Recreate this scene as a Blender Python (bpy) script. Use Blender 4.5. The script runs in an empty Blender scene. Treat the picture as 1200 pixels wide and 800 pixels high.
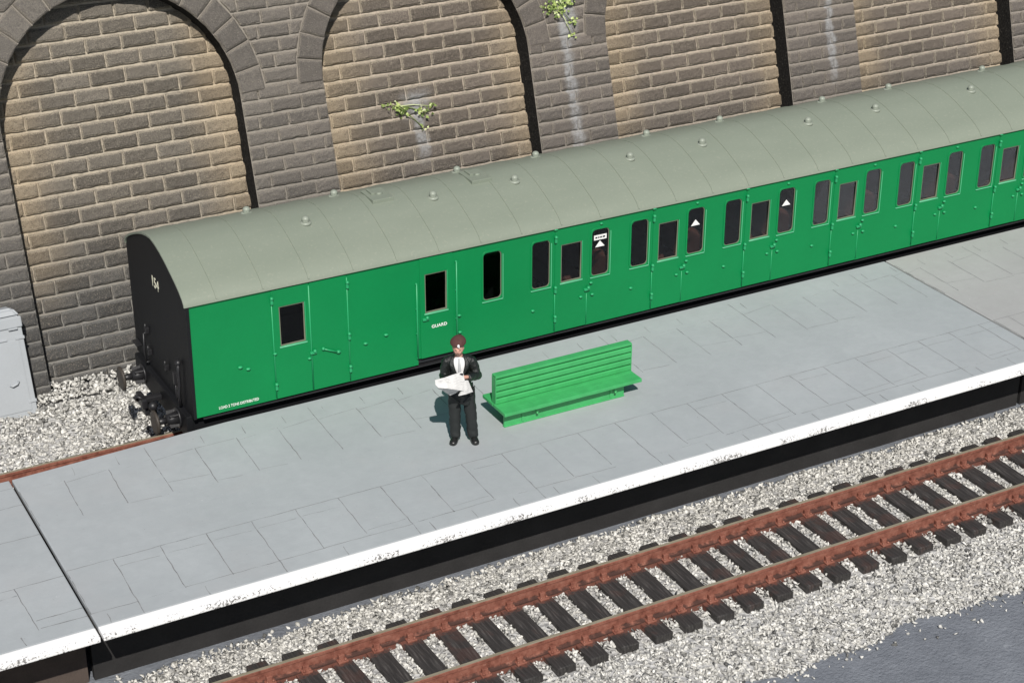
import bpy, bmesh, math, random
import numpy as np
from mathutils import Vector, Matrix
random.seed(7); rng = np.random.default_rng(7)
sc = bpy.context.scene
C = sc.collection
rad = math.radians

# ------------------------------------------------------------------ materials
class NT:
    """tiny node expression helper"""
    def __init__(s, name):
        s.m = bpy.data.materials.new(name); s.m.use_nodes = True
        s.t = s.m.node_tree; s.n = s.t.nodes; s.l = s.t.links
        s.b = s.n['Principled BSDF']; s.out = s.n['Material Output']
    def new(s, typ, **kw):
        n = s.n.new(typ)
        for k, v in kw.items(): setattr(n, k, v)
        return n
    def put(s, sock, v):
        if isinstance(v, bpy.types.NodeSocket): s.l.new(v, sock)
        elif v is not None:
            if sock.type == 'RGBA' and not isinstance(v, (int, float)) and len(v) == 3: v = (*v, 1)
            sock.default_value = v
    def math(s, op, a, b=None, c=None, clamp=False):
        n = s.new('ShaderNodeMath', operation=op, use_clamp=clamp)
        s.put(n.inputs[0], a)
        if b is not None: s.put(n.inputs[1], b)
        if c is not None: s.put(n.inputs[2], c)
        return n.outputs[0]
    def coord(s, obj=None, kind='Object'):
        n = s.new('ShaderNodeTexCoord')
        if obj is not None: n.object = obj
        return n.outputs[kind]
    def xyz(s, v):
        n = s.new('ShaderNodeSeparateXYZ'); s.put(n.inputs[0], v); return n.outputs
    def scale(s, v, k):
        n = s.new('ShaderNodeVectorMath', operation='MULTIPLY'); s.put(n.inputs[0], v); n.inputs[1].default_value = k
        return n.outputs[0]
    def noise(s, v, scale, detail=4, rough=.55, dist=0):
        n = s.new('ShaderNodeTexNoise'); s.put(n.inputs['Vector'], v)
        n.inputs['Scale'].default_value = scale; n.inputs['Detail'].default_value = detail
        n.inputs['Roughness'].default_value = rough; n.inputs['Distortion'].default_value = dist
        return n.outputs['Fac']
    def ramp(s, f, stops, interp='LINEAR'):
        n = s.new('ShaderNodeValToRGB'); s.put(n.inputs[0], f); r = n.color_ramp; r.interpolation = interp
        while len(r.elements) < len(stops): r.elements.new(.5)
        for e, (p, c) in zip(r.elements, stops):
            e.position = p; e.color = (*c, 1) if not isinstance(c, (int, float)) else (c, c, c, 1)
        return n.outputs[0]
    def mix(s, f, a, b, blend='MIX'):
        n = s.new('ShaderNodeMix', data_type='RGBA', blend_type=blend)
        s.put(n.inputs['Factor'], f); s.put(n.inputs['A'], a); s.put(n.inputs['B'], b)
        return [o for o in n.outputs if o.type == 'RGBA'][0]
    def smooth(s, v, lo, hi):
        n = s.new('ShaderNodeMapRange', interpolation_type='SMOOTHSTEP'); s.put(n.inputs[0], v)
        n.inputs[1].default_value = lo; n.inputs[2].default_value = hi
        return n.outputs[0]
    def bump(s, h, strength=.3, dist=.02):
        n = s.new('ShaderNodeBump'); s.put(n.inputs['Height'], h)
        n.inputs['Strength'].default_value = strength; n.inputs['Distance'].default_value = dist
        s.l.new(n.outputs[0], s.b.inputs['Normal'])
    def fin(s, col, rough=.5, spec=.4, metal=0):
        s.put(s.b.inputs['Base Color'], col); s.put(s.b.inputs['Roughness'], rough)
        s.b.inputs['Specular IOR Level'].default_value = spec; s.b.inputs['Metallic'].default_value = metal
        return s.m

def paint(name, col, rough=.45, var=.12, scale=3, spec=.4, bump=.06, speck=None):
    t = NT(name); o = t.coord()
    n1 = t.noise(o, scale, 5); n2 = t.noise(o, scale*14, 3)
    f = t.math('ADD', t.math('MULTIPLY', n1, .65), t.math('MULTIPLY', n2, .35))
    c = t.ramp(f, [(.3, tuple(x*(1-var) for x in col)), (.7, tuple(min(1, x*(1+var)) for x in col))])
    if speck:
        c = t.mix(t.smooth(t.noise(o, scale*9, 2), .70, .76), c, speck)
    if bump: t.bump(n2, bump, .02)
    return t.fin(c, rough, spec)

M = {}
M['coach_green'] = paint('coach_green_paint', (.0022, .203, .058), .45, .06, 1.2, .28, .03)
M['detail_green'] = paint('green_fittings_paint', (.02, .31, .12), .4, .08, 4, .45, 0)
M['black'] = paint('matt_black_paint', (.0075, .008, .0095), .6, .25, 2.5, .25, .05)
M['iron'] = paint('dark_iron', (.018, .018, .02), .42, .3, 6, .5, .1)
M['bufferface'] = paint('worn_buffer_face', (.05, .042, .035), .55, .3, 5, .4, .1)
M['white'] = paint('white_lettering', (.8, .8, .78), .6, .05, 5, .3, 0)
M['cream'] = paint('cream_lettering', (.78, .76, .60), .6, .05, 5, .3, 0)
M['glint'] = paint('window_glint_green', (.11, .46, .25), .35, .1, 5, .5, 0)  # lighter green: the glint on window edges is painted into the colour
M['wood_rim'] = paint('window_droplight_rim', (.17, .18, .13), .5, .1, 5, .4, 0)
M['seat'] = paint('maroon_seat', (.17, .078, .062), .8, .25, 4, .2, .05)
M['interior'] = paint('carriage_interior', (.022, .024, .028), .8, .25, 3, .2, 0)
M['bench'] = paint('bench_green_paint', (.052, .36, .115), .36, .15, 5, .5, .12)
M['jacket'] = paint('black_cloth', (.009, .0115, .0105), .36, .4, 12, .6, .4)
M['trouser'] = paint('charcoal_cloth', (.018, .021, .021), .62, .3, 12, .4, .3)
M['shoe'] = paint('black_leather', (.012, .012, .012), .35, .2, 10, .6, .1)
M['shirt'] = paint('white_shirt', (.72, .72, .72), .7, .06, 14, .3, .15)
M['tie'] = paint('grey_tie', (.42, .43, .44), .6, .1, 14, .3, .1)
M['skin'] = paint('painted_skin', (.62, .34, .26), .5, .12, 14, .4, .1)
M['beret'] = paint('maroon_felt', (.088, .043, .038), .85, .2, 14, .2, .3)
M['paper'] = paint('newsprint', (.60, .60, .59), .7, .05, 6, .2, .05)
def m_paper():
    t = NT('printed_newsprint'); o = t.coord(kind='Generated')
    ln = t.noise(t.scale(o, (3, 3, 46)), 1, 2, .5); col = t.smooth(t.noise(t.scale(o, (5, 1, 2)), 1, 2), .42, .5)
    c = t.mix(t.math('MULTIPLY', t.math('MULTIPLY', t.smooth(ln, .5, .56), col), .38), (.62, .62, .61), (.22, .22, .22))
    return t.fin(c, .7, .2)
M['paper'] = m_paper()
M['cabinet'] = paint('pale_grey_cabinet_paint', (.365, .39, .412), .5, .05, 1.5, .4, .04)
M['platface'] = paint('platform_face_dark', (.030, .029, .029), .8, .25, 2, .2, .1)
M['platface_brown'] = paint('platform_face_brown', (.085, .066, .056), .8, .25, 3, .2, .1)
M['hair'] = paint('brown_hair', (.05, .03, .02), .7, .2, 20, .2, .2)
M['dark'] = paint('dark_device', (.03, .03, .035), .4, .2, 14, .5, 0)

def m_roof():
    t = NT('grey_green_roof_paint'); o = t.coord()
    n1 = t.noise(t.scale(o, (.5, 1.3, 1.3)), 1.6, 5); n2 = t.noise(o, 22, 3)
    c = t.ramp(n1, [(.3, (.207, .238, .190)), (.72, (.226, .256, .206))])
    c = t.mix(t.math('MULTIPLY', t.smooth(n2, .55, .75), .25), c, (.36, .36, .29))
    t.bump(n2, .05, .01); return t.fin(c, .5, .35)
M['roof'] = m_roof()
M['vent'] = paint('roof_vent_paint', (.27, .30, .25), .45, .06, 5, .5, 0)

def m_deck(name, a, b, tint):
    t = NT(name); o = t.coord(kind='Object')
    n1 = t.noise(o, .55, 5, .6); n2 = t.noise(o, 5, 6, .65); n3 = t.noise(t.scale(o, (7, 22, 7)), 1, 3)
    f = t.math('ADD', t.math('MULTIPLY', n1, .55), t.math('ADD', t.math('MULTIPLY', n2, .33), t.math('MULTIPLY', n3, .12)))
    c = t.ramp(f, [(.33, a), (.52, tuple((x+y)/2 for x, y in zip(a, b))), (.68, b)])
    c = t.mix(t.math('MULTIPLY', t.smooth(t.noise(o, .9, 4), .52, .75), .35), c, tint)
    c = t.mix(t.math('MULTIPLY', t.smooth(t.noise(o, 26, 2), .735, .77), .55), c, (.09, .08, .075))
    c = t.mix(t.math('MULTIPLY', t.smooth(t.noise(o, 11, 3), .70, .76), .3), c, (.55, .56, .56))
    t.bump(t.math('ADD', t.noise(o, 60, 4), t.math('MULTIPLY', n2, 1.5)), .16, .015)
    return t.fin(c, .62, .35)
M['deck'] = m_deck('grey_paving', (.330, .355, .370), (.402, .430, .446), (.378, .386, .396))
M['deck_warm'] = m_deck('warm_grey_paving', (.345, .345, .345), (.405, .41, .41), (.375, .366, .362))

def m_stripe():
    t = NT('worn_white_edge_paint'); o = t.coord(); x = t.xyz(o)
    n = t.noise(t.scale(o, (1, 1, 1)), 26, 5, .75)
    edge = t.smooth(x[1], .13, -.0)            # wear grows towards the front lip
    patch = t.smooth(t.noise(t.scale(o, (.5, .2, .2)), 2.2, 4), .42, .6)
    th = t.math('ADD', t.math('MULTIPLY', edge, t.math('ADD', .095, t.math('MULTIPLY', patch, .12))), n)
    c = t.mix(t.smooth(th, .70, .735), (.90, .90, .90), (.17, .165, .16))
    c = t.mix(t.math('MULTIPLY', t.smooth(t.noise(o, 4, 4), .5, .8), .3), c, (.78, .785, .79))
    t.bump(n, .3, .02); return t.fin(c, .6, .3)
M['stripe'] = m_stripe()

def m_joint():
    t = NT('scored_joint'); o = t.coord()
    n = t.noise(o, 2.3, 5, .65); tr = t.new('ShaderNodeBsdfTransparent'); mx = t.new('ShaderNodeMixShader')
    t.put(mx.inputs[0], t.math('MULTIPLY', t.smooth(n, .31, .50), .92))
    t.l.new(tr.outputs[0], mx.inputs[1]); t.l.new(t.b.outputs[0], mx.inputs[2]); t.l.new(mx.outputs[0], t.out.inputs[0])
    return t.fin(t.ramp(t.noise(o, 9, 3), [(.35, (.20, .205, .21)), (.7, (.29, .30, .305))]), .8, .2)
M['joint'] = m_joint()
def m_joint_pale():
    t = NT('filled_joint_pale'); o = t.coord()
    n = t.noise(o, 3.1, 5, .65); tr = t.new('ShaderNodeBsdfTransparent'); mx = t.new('ShaderNodeMixShader')
    t.put(mx.inputs[0], t.math('MULTIPLY', t.smooth(n, .48, .62), .6))
    t.l.new(tr.outputs[0], mx.inputs[1]); t.l.new(t.b.outputs[0], mx.inputs[2]); t.l.new(mx.outputs[0], t.out.inputs[0])
    return t.fin((.5, .51, .52), .8, .2)
M['joint_pale'] = m_joint_pale()

def m_ballast():
    t = NT('pale_stone_chips'); g = t.new('ShaderNodeNewGeometry'); o = t.coord()
    c = t.ramp(g.outputs['Random Per Island'], [(0, (.08, .08, .077)), (.08, (.17, .168, .16)), (.17, (.34, .335, .315)), (.42, (.47, .462, .43)), (.75, (.62, .61, .575)), (1, (.78, .77, .73))])
    n = t.noise(o, 30, 4); c = t.mix(t.math('MULTIPLY', t.smooth(n, .52, .75), .5), c, (.20, .195, .185))
    t.bump(n, .35, .02); return t.fin(c, .8, .25)
M['ballast'] = m_ballast()
def m_bed():
    t = NT('crushed_stone_bed'); o = t.coord()
    v = t.new('ShaderNodeTexVoronoi'); t.put(v.inputs['Vector'], o); v.inputs['Scale'].default_value = 13
    c = t.mix(t.math('MULTIPLY', t.noise(o, 8, 4), .9), t.ramp(v.outputs['Color'], [(0, .22), (1, .62)]), (.43, .425, .405))
    t.bump(v.outputs['Distance'], .8, .05); return t.fin(c, .9, .2)
M['bed'] = m_bed()
def m_ground():
    t = NT('blue_grey_baseboard'); o = t.coord()
    n = t.noise(o, 1.4, 6, .6); n2 = t.noise(t.scale(o, (12, 20, 5)), 1, 5, .7, 1.2)
    c = t.ramp(n, [(.3, (.150, .163, .188)), (.7, (.215, .232, .262))])
    c = t.mix(t.math('MULTIPLY', t.smooth(n2, .58, .70), .6), c, (.10, .108, .125))
    c = t.mix(t.math('MULTIPLY', t.smooth(t.noise(o, 5, 5, .7), .62, .7), .5), c, (.30, .32, .35))
    t.bump(t.math('ADD', t.noise(o, 16, 5), n2), .7, .04); return t.fin(c, .65, .3)
M['ground'] = m_ground()
def m_sleeper():
    t = NT('dark_stained_sleeper'); o = t.coord(); gr = t.noise(t.scale(o, (30, 2.0, 14)), 1, 5, .65, .4)
    n = t.noise(t.coord(kind='Object'), 3, 4)
    oi = t.new('ShaderNodeObjectInfo')
    c = t.ramp(gr, [(.30, (.018, .017, .0165)), (.56, (.043, .040, .0385)), (.78, (.13, .121, .115))])
    rust = t.math('MULTIPLY', t.smooth(t.math('ADD', n, t.math('MULTIPLY', oi.outputs['Random'], .25)), .64, .80), .22)
    c = t.mix(rust, c, (.12, .048, .034)); ay = t.math('ABSOLUTE', t.math('SUBTRACT', t.math('ABSOLUTE', t.xyz(o)[1]), .61))
    sm = t.math('MULTIPLY', t.smooth(t.math('ADD', ay, t.math('MULTIPLY', t.math('SUBTRACT', t.noise(o, 11, 4, .7), .5), .35)), .21, .07), .75)
    c = t.mix(sm, c, (.20, .075, .052))
    t.bump(gr, .55, .025); return t.fin(c, .65, .35)
M['sleeper'] = m_sleeper()
def m_rust():
    t = NT('rust_red_rail_paint'); o = t.coord(); n = t.noise(o, 7, 6, .7); n2 = t.noise(t.scale(o, (3, 30, 30)), 1, 4)
    c = t.ramp(n, [(.3, (.12, .040, .027)), (.5, (.225, .086, .060)), (.72, (.31, .14, .10))])
    c = t.mix(t.math('MULTIPLY', t.smooth(n2, .6, .75), .55), c, (.07, .035, .028))
    c = t.mix(t.math('MULTIPLY', t.smooth(t.noise(o, 34, 3), .66, .74), .5), c, (.42, .30, .24))
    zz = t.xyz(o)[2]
    c = t.mix(t.math('MULTIPLY', t.smooth(t.math('ADD', zz, t.math('MULTIPLY', t.math('SUBTRACT', n, .5), .14)), -.165, -.20), .85), c, (.045, .028, .024))  # ragged rust edge; shadow under the rail painted dark into the foot
    t.bump(n, .6, .02); return t.fin(c, .75, .25)
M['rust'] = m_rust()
def m_railtop():
    t = NT('dull_rail_head'); o = t.coord(); n = t.noise(t.scale(o, (2, 30, 30)), 1, 5)
    c = t.ramp(n, [(.3, (.19, .165, .115)), (.7, (.30, .27, .20))]); return t.fin(c, .5, .5)
M['railtop'] = m_railtop()
def m_leaf():
    t = NT('ivy_leaf'); g = t.new('ShaderNodeNewGeometry')
    c = t.ramp(g.outputs['Random Per Island'], [(0, (.09, .14, .035)), (.4, (.27, .36, .10)), (.7, (.48, .56, .20)), (1, (.68, .74, .42))])
    return t.fin(c, .55, .3)
M['leaf'] = m_leaf()
def m_glass():
    t = NT('dark_window_glass'); tr = t.new('ShaderNodeBsdfTransparent'); tr.inputs[0].default_value = (.78, .78, .78, 1)
    gl = t.new('ShaderNodeBsdfGlossy'); gl.inputs['Roughness'].default_value = .04; gl.inputs['Color'].default_value = (.9, .93, 1, 1)
    fr = t.new('ShaderNodeFresnel'); fr.inputs[0].default_value = 1.45; mx = t.new('ShaderNodeMixShader')
    t.l.new(t.math('MULTIPLY', fr.outputs[0], .32), mx.inputs[0]); t.l.new(tr.outputs[0], mx.inputs[1]); t.l.new(gl.outputs[0], mx.inputs[2])
    t.l.new(mx.outputs[0], t.out.inputs[0]); return t.m
M['glass'] = m_glass()

# ------------------------------------------------------------------ object helpers
def link(o, parent=None):
    C.objects.link(o)
    if parent is not None: o.parent = parent
    return o
def tag(o, label=None, cat=None, group=None, kind=None):
    if label: o['label'] = label
    if cat: o['category'] = cat
    if group: o['group'] = group
    if kind: o['kind'] = kind
    return o
def thing(name, label, cat, loc=(0, 0, 0), group=None):
    o = bpy.data.objects.new(name, None); o.empty_display_size = .2
    link(o); o.location = loc
    return tag(o, label, cat, group)
def mesh_obj(name, verts, faces, mats, parent=None, loc=(0, 0, 0), fm=None, smooth=False):
    me = bpy.data.meshes.new(name); me.from_pydata([tuple(v) for v in verts], [], faces)
    for m in (mats if isinstance(mats, (list, tuple)) else [mats]): me.materials.append(m)
    if fm is not None: me.polygons.foreach_set('material_index', fm)
    if smooth: me.polygons.foreach_set('use_smooth', [True]*len(me.polygons))
    me.update(); o = bpy.data.objects.new(name, me); o.location = loc
    return link(o, parent)
def bm_obj(name, bm, mats, parent=None, loc=(0, 0, 0), smooth=False):
    me = bpy.data.meshes.new(name); bm.normal_update(); bm.to_mesh(me); bm.free()
    for m in (mats if isinstance(mats, (list, tuple)) else [mats]): me.materials.append(m)
    if smooth: me.polygons.foreach_set('use_smooth', [True]*len(me.polygons))
    o = bpy.data.objects.new(name, me); o.location = loc
    return link(o, parent)
def add_box(bm, x0, x1, y0, y1, z0, z1, bev=0, mi=0, mat=None):
    b = bmesh.new(); bmesh.ops.create_cube(b, size=1)
    for v in b.verts: v.co = Vector(((x0+x1)/2+v.co.x*(x1-x0), (y0+y1)/2+v.co.y*(y1-y0), (z0+z1)/2+v.co.z*(z1-z0)))
    if bev: bmesh.ops.bevel(b, geom=b.edges[:], offset=bev, segments=2, affect='EDGES', profile=.6)
    if mat is not None: bmesh.ops.transform(b, matrix=mat, verts=b.verts[:])
    join(bm, b, mi)
def join(bm, b, mi=0):
    me = bpy.data.meshes.new('tmp')
    for f in b.faces: f.material_index = mi
    b.to_mesh(me); b.free(); bm.from_mesh(me); bpy.data.meshes.remove(me)
def add_tube(bm, pts, r, seg=10, mi=0, caps=True):
    pts = [Vector(p) for p in pts]; rs = r if isinstance(r, (list, tuple)) else [r]*len(pts)
    b = bmesh.new(); rings = []
    for i, p in enumerate(pts):
        d = (pts[min(i+1, len(pts)-1)]-pts[max(i-1, 0)]).normalized()
        up = Vector((0, 0, 1)) if abs(d.z) < .9 else Vector((1, 0, 0))
        s = d.cross(up).normalized(); u = s.cross(d)
        rings.append([b.verts.new(p+(s*math.cos(a)+u*math.sin(a))*rs[i]) for a in (2*math.pi*k/seg for k in range(seg))])
    for a, c in zip(rings, rings[1:]):
        for k in range(seg): b.faces.new((a[k], a[(k+1) % seg], c[(k+1) % seg], c[k]))
    if caps: b.faces.new(rings[0][::-1]); b.faces.new(rings[-1])
    bmesh.ops.recalc_face_normals(b, faces=b.faces[:])
    for f in b.faces: f.smooth = len(f.verts) == 4
    join(bm, b, mi)
def add_ball(bm, c, r, mi=0, sub=2, sc_=(1, 1, 1)):
    b = bmesh.new(); bmesh.ops.create_icosphere(b, subdivisions=sub, radius=r)
    for v in b.verts: v.co = Vector((c[0]+v.co.x*sc_[0], c[1]+v.co.y*sc_[1], c[2]+v.co.z*sc_[2]))
    for f in b.faces: f.smooth = True
    join(bm, b, mi)
def rr(x0, z0, x1, z1, r=0, n=6):
    if r <= 0: return [(x0, z0), (x1, z0), (x1, z1), (x0, z1)]
    out = []
    for cx, cz, a0 in ((x1-r, z0+r, -90), (x1-r, z1-r, 0), (x0+r, z1-r, 90), (x0+r, z0+r, 180)):
        out += [(cx+r*math.cos(rad(a0+90*k/n)), cz+r*math.sin(rad(a0+90*k/n))) for k in range(n+1)]
    return out
def plate(name, outer, holes, y, th, mat, parent, bev=0):
    """upright plate in the xz plane with real openings; its front face lies at y"""
    cu = bpy.data.curves.new(name, 'CURVE'); cu.dimensions = '2D'; cu.fill_mode = 'BOTH'
    cu.extrude = th/2-bev; cu.bevel_depth = bev; cu.bevel_resolution = 1; cu.offset = -bev
    for loop in [outer]+holes:
        s = cu.splines.new('POLY'); s.points.add(len(loop)-1); s.use_cyclic_u = True
        for p, (a, b) in zip(s.points, loop): p.co = (a, b, 0, 1)
    tmp = bpy.data.objects.new(name, cu); C.objects.link(tmp)
    dg = bpy.context.evaluated_depsgraph_get(); me = bpy.data.meshes.new_from_object(tmp.evaluated_get(dg))
    bpy.data.objects.remove(tmp); bpy.data.curves.remove(cu)
    me.transform(Matrix.Translation((0, y+th/2, 0)) @ Matrix.Rotation(rad(90), 4, 'X'))
    me.name = name; me.materials.clear(); me.materials.append(mat)
    return link(bpy.data.objects.new(name, me), parent)
def text(name, body, size, mat, parent, mtx, spacing=1.0, xs=1.0, depth=.002, bold=0):
    cu = bpy.data.curves.new(name, 'FONT'); cu.body = body; cu.size = size; cu.extrude = depth
    cu.align_x = 'CENTER'; cu.align_y = 'CENTER'; cu.space_character = spacing; cu.offset = bold
    tmp = bpy.data.objects.new(name, cu); C.objects.link(tmp)
    dg = bpy.context.evaluated_depsgraph_get(); me = bpy.data.meshes.new_from_object(tmp.evaluated_get(dg))
    bpy.data.objects.remove(tmp); bpy.data.curves.remove(cu)
    me.transform(mtx @ Matrix.Diagonal((xs, 1, 1, 1))); me.materials.clear(); me.materials.append(mat); me.name = name
    return link(bpy.data.objects.new(name, me), parent)

# ------------------------------------------------------------------ ground
GZN, GZF = -.29, -.5
mesh_obj('ground', [(-60, -40, GZN), (90, -40, GZN), (90, 21.6, GZN), (-60, 21.6, GZN),
                    (90, 21.6, GZF), (-60, 21.6, GZF), (90, 110, GZF), (-60, 110, GZF)],
         [(0, 1, 2, 3), (3, 2, 4, 5), (5, 4, 6, 7)], M['ground'])['kind'] = 'structure'

# ------------------------------------------------------------------ arched wall
W = 1.01645; LEAN = math.atan(.3)
wall = thing('retaining_wall', 'leaning grey stone block retaining wall with blind arches behind the green carriage', 'wall', (0, 29.187, GZF))
wall.rotation_euler = (-LEAN, 0, 0)

def m_stone(name, mortar):
    t = NT(name); o = t.coord(obj=wall); x = t.xyz(o); g = t.new('ShaderNodeNewGeometry')
    isl = g.outputs['Random Per Island']
    n1 = t.noise(o, .8, 4); n2 = t.noise(o, 15, 5, .7); n3 = t.noise(o, 52, 4, .75)
    # distance from the centre of the bay: 0 at the middle, ~1 at the arch edge
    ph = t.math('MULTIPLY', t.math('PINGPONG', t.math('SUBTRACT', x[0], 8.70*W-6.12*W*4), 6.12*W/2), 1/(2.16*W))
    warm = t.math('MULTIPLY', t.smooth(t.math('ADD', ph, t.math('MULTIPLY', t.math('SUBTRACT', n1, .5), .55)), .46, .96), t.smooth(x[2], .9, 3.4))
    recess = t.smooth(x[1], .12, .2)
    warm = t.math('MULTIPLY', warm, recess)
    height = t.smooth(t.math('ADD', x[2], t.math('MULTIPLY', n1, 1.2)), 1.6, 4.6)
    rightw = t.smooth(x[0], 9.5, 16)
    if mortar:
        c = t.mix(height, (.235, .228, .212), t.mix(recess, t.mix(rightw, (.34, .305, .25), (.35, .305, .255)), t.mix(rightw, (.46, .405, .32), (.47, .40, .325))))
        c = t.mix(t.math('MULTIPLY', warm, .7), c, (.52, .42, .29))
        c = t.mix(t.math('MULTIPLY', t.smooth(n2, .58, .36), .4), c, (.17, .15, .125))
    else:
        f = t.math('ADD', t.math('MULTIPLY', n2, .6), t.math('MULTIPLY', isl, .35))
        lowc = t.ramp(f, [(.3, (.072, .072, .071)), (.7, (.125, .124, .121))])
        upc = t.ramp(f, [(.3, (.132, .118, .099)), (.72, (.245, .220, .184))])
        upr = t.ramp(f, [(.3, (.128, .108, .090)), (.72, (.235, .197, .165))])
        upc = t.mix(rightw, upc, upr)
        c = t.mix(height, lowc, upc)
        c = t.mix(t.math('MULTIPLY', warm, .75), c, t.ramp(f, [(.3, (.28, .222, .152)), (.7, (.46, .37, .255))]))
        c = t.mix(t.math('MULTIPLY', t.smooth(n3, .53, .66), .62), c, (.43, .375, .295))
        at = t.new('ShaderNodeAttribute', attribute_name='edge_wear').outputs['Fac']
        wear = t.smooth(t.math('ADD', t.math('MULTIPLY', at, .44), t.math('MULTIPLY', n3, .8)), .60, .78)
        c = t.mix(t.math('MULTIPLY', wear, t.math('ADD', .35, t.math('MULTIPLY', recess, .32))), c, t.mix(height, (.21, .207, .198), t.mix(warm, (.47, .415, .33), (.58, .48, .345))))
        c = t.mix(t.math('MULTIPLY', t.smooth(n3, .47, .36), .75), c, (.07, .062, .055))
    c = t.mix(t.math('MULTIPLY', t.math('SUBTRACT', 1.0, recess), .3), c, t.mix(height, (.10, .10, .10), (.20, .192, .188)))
    # pale lime runs below the weeds
    wob = t.math('MULTIPLY', t.math('SUBTRACT', t.noise(o, 2.2, 4), .5), .35)
    for u, v0, v1, wd in ((17.68, 2.2, 5.6, .17), (24.06, 2.8, 6.2, .13), (14.5, 2.7, 4.05, .17), (14.45, 3.55, 4.12, .45), (17.75, 4.5, 6, .28)):
        d = t.math('ABSOLUTE', t.math('SUBTRACT', t.math('ADD', x[0], wob), u*W))
        m = t.math('MULTIPLY', t.smooth(d, wd, wd*.25), t.math('MULTIPLY', t.smooth(x[2], v0*W, v0*W+.6), t.smooth(x[2], v1*W+.25, v1*W-.1)))
        m = t.math('MULTIPLY', m, t.math('ADD', .35, t.math('MULTIPLY', t.smooth(n2, .38, .62), .5)), clamp=True)
        c = t.mix(m, c, (.40, .405, .41))
    t.bump(t.math('ADD', t.math('MULTIPLY', n2, .6), n3), .9 if not mortar else .4, .04)
    return t.fin(c, .88, .15)
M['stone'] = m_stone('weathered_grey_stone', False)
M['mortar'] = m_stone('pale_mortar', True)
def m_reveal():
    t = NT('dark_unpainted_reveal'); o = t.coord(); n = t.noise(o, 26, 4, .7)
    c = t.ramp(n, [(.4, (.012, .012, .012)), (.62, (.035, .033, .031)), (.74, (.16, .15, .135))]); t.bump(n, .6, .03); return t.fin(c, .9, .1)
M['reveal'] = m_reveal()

class Wall:
    def __init__(s): s.v = []; s.f = []; s.m = []; s.e = []
    def quad(s, pts, mi):
        i = len(s.v); s.e += [0]*len(pts); s.v += [(a*W, -w*W, b*W) for a, b, w in pts]; s.f.append(tuple(range(i, i+len(pts)))); s.m.append(mi)
    def block(s, q, w0, h=.05, edge=.045, nx=5, ny=3, flat=True):
        """rock-faced block on the quad q (u,v corners, anticlockwise)"""
        (a, b, c, d) = [np.array(p, float) for p in q]
        lu = max(np.linalg.norm(b-a), .05); lv = max(np.linalg.norm(d-a), .05)
        iu, iv = min(edge*.8/lu, .3), min(edge/lv, .3); gu, gv = min(.009, .1*lu)/lu, (.022 if flat else .010)/lv
        S = [gu, gu+iu*.35, gu+iu]+[gu+iu+(1-2*(gu+iu))*k/nx for k in range(1, nx)]+[1-gu-iu, 1-gu-iu*.35, 1-gu]
        T = [gv, gv+iv*.35, gv+iv]+[gv+iv+(1-2*(gv+iv))*k/ny for k in range(1, ny)]+[1-gv-iv, 1-gv-iv*.35, 1-gv]
        i0 = len(s.v); nS, nT = len(S), len(T); tw = random.uniform(-.008, .01)
        for jt, tt in enumerate(T):
            for js, ss in enumerate(S):
                p = (a*(1-ss)+b*ss)*(1-tt)+(d*(1-ss)+c*ss)*tt
                e = min(js, jt, nS-1-js, nT-1-jt)
                w = w0 if e == 0 else (w0+h*.62+tw*.5 if e == 1 else w0+h+tw+random.uniform(-.005, .005))
                s.e.append(1.0 if e == 0 else (.85 if e == 1 else (.25 if e == 2 else 0)))
                j = (.009 if flat else .004) if e < 2 else .007
                s.v.append(((p[0]+random.uniform(-j, j))*W, -w*W, (p[1]+random.uniform(-j, j))*W))
        for jt in range(nT-1):
            for js in range(nS-1):
                k = i0+jt*nS+js; s.f.append((k, k+1, k+nS+1, k+nS)); s.m.append(1)
    def build(s, name, cu):
        v = np.array(s.v); v[:, 0] -= cu*W
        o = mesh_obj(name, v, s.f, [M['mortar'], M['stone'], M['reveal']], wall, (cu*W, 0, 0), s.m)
        o.data.attributes.new('edge_wear', 'FLOAT', 'POINT').data.foreach_set('value', s.e)
        return o

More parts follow.
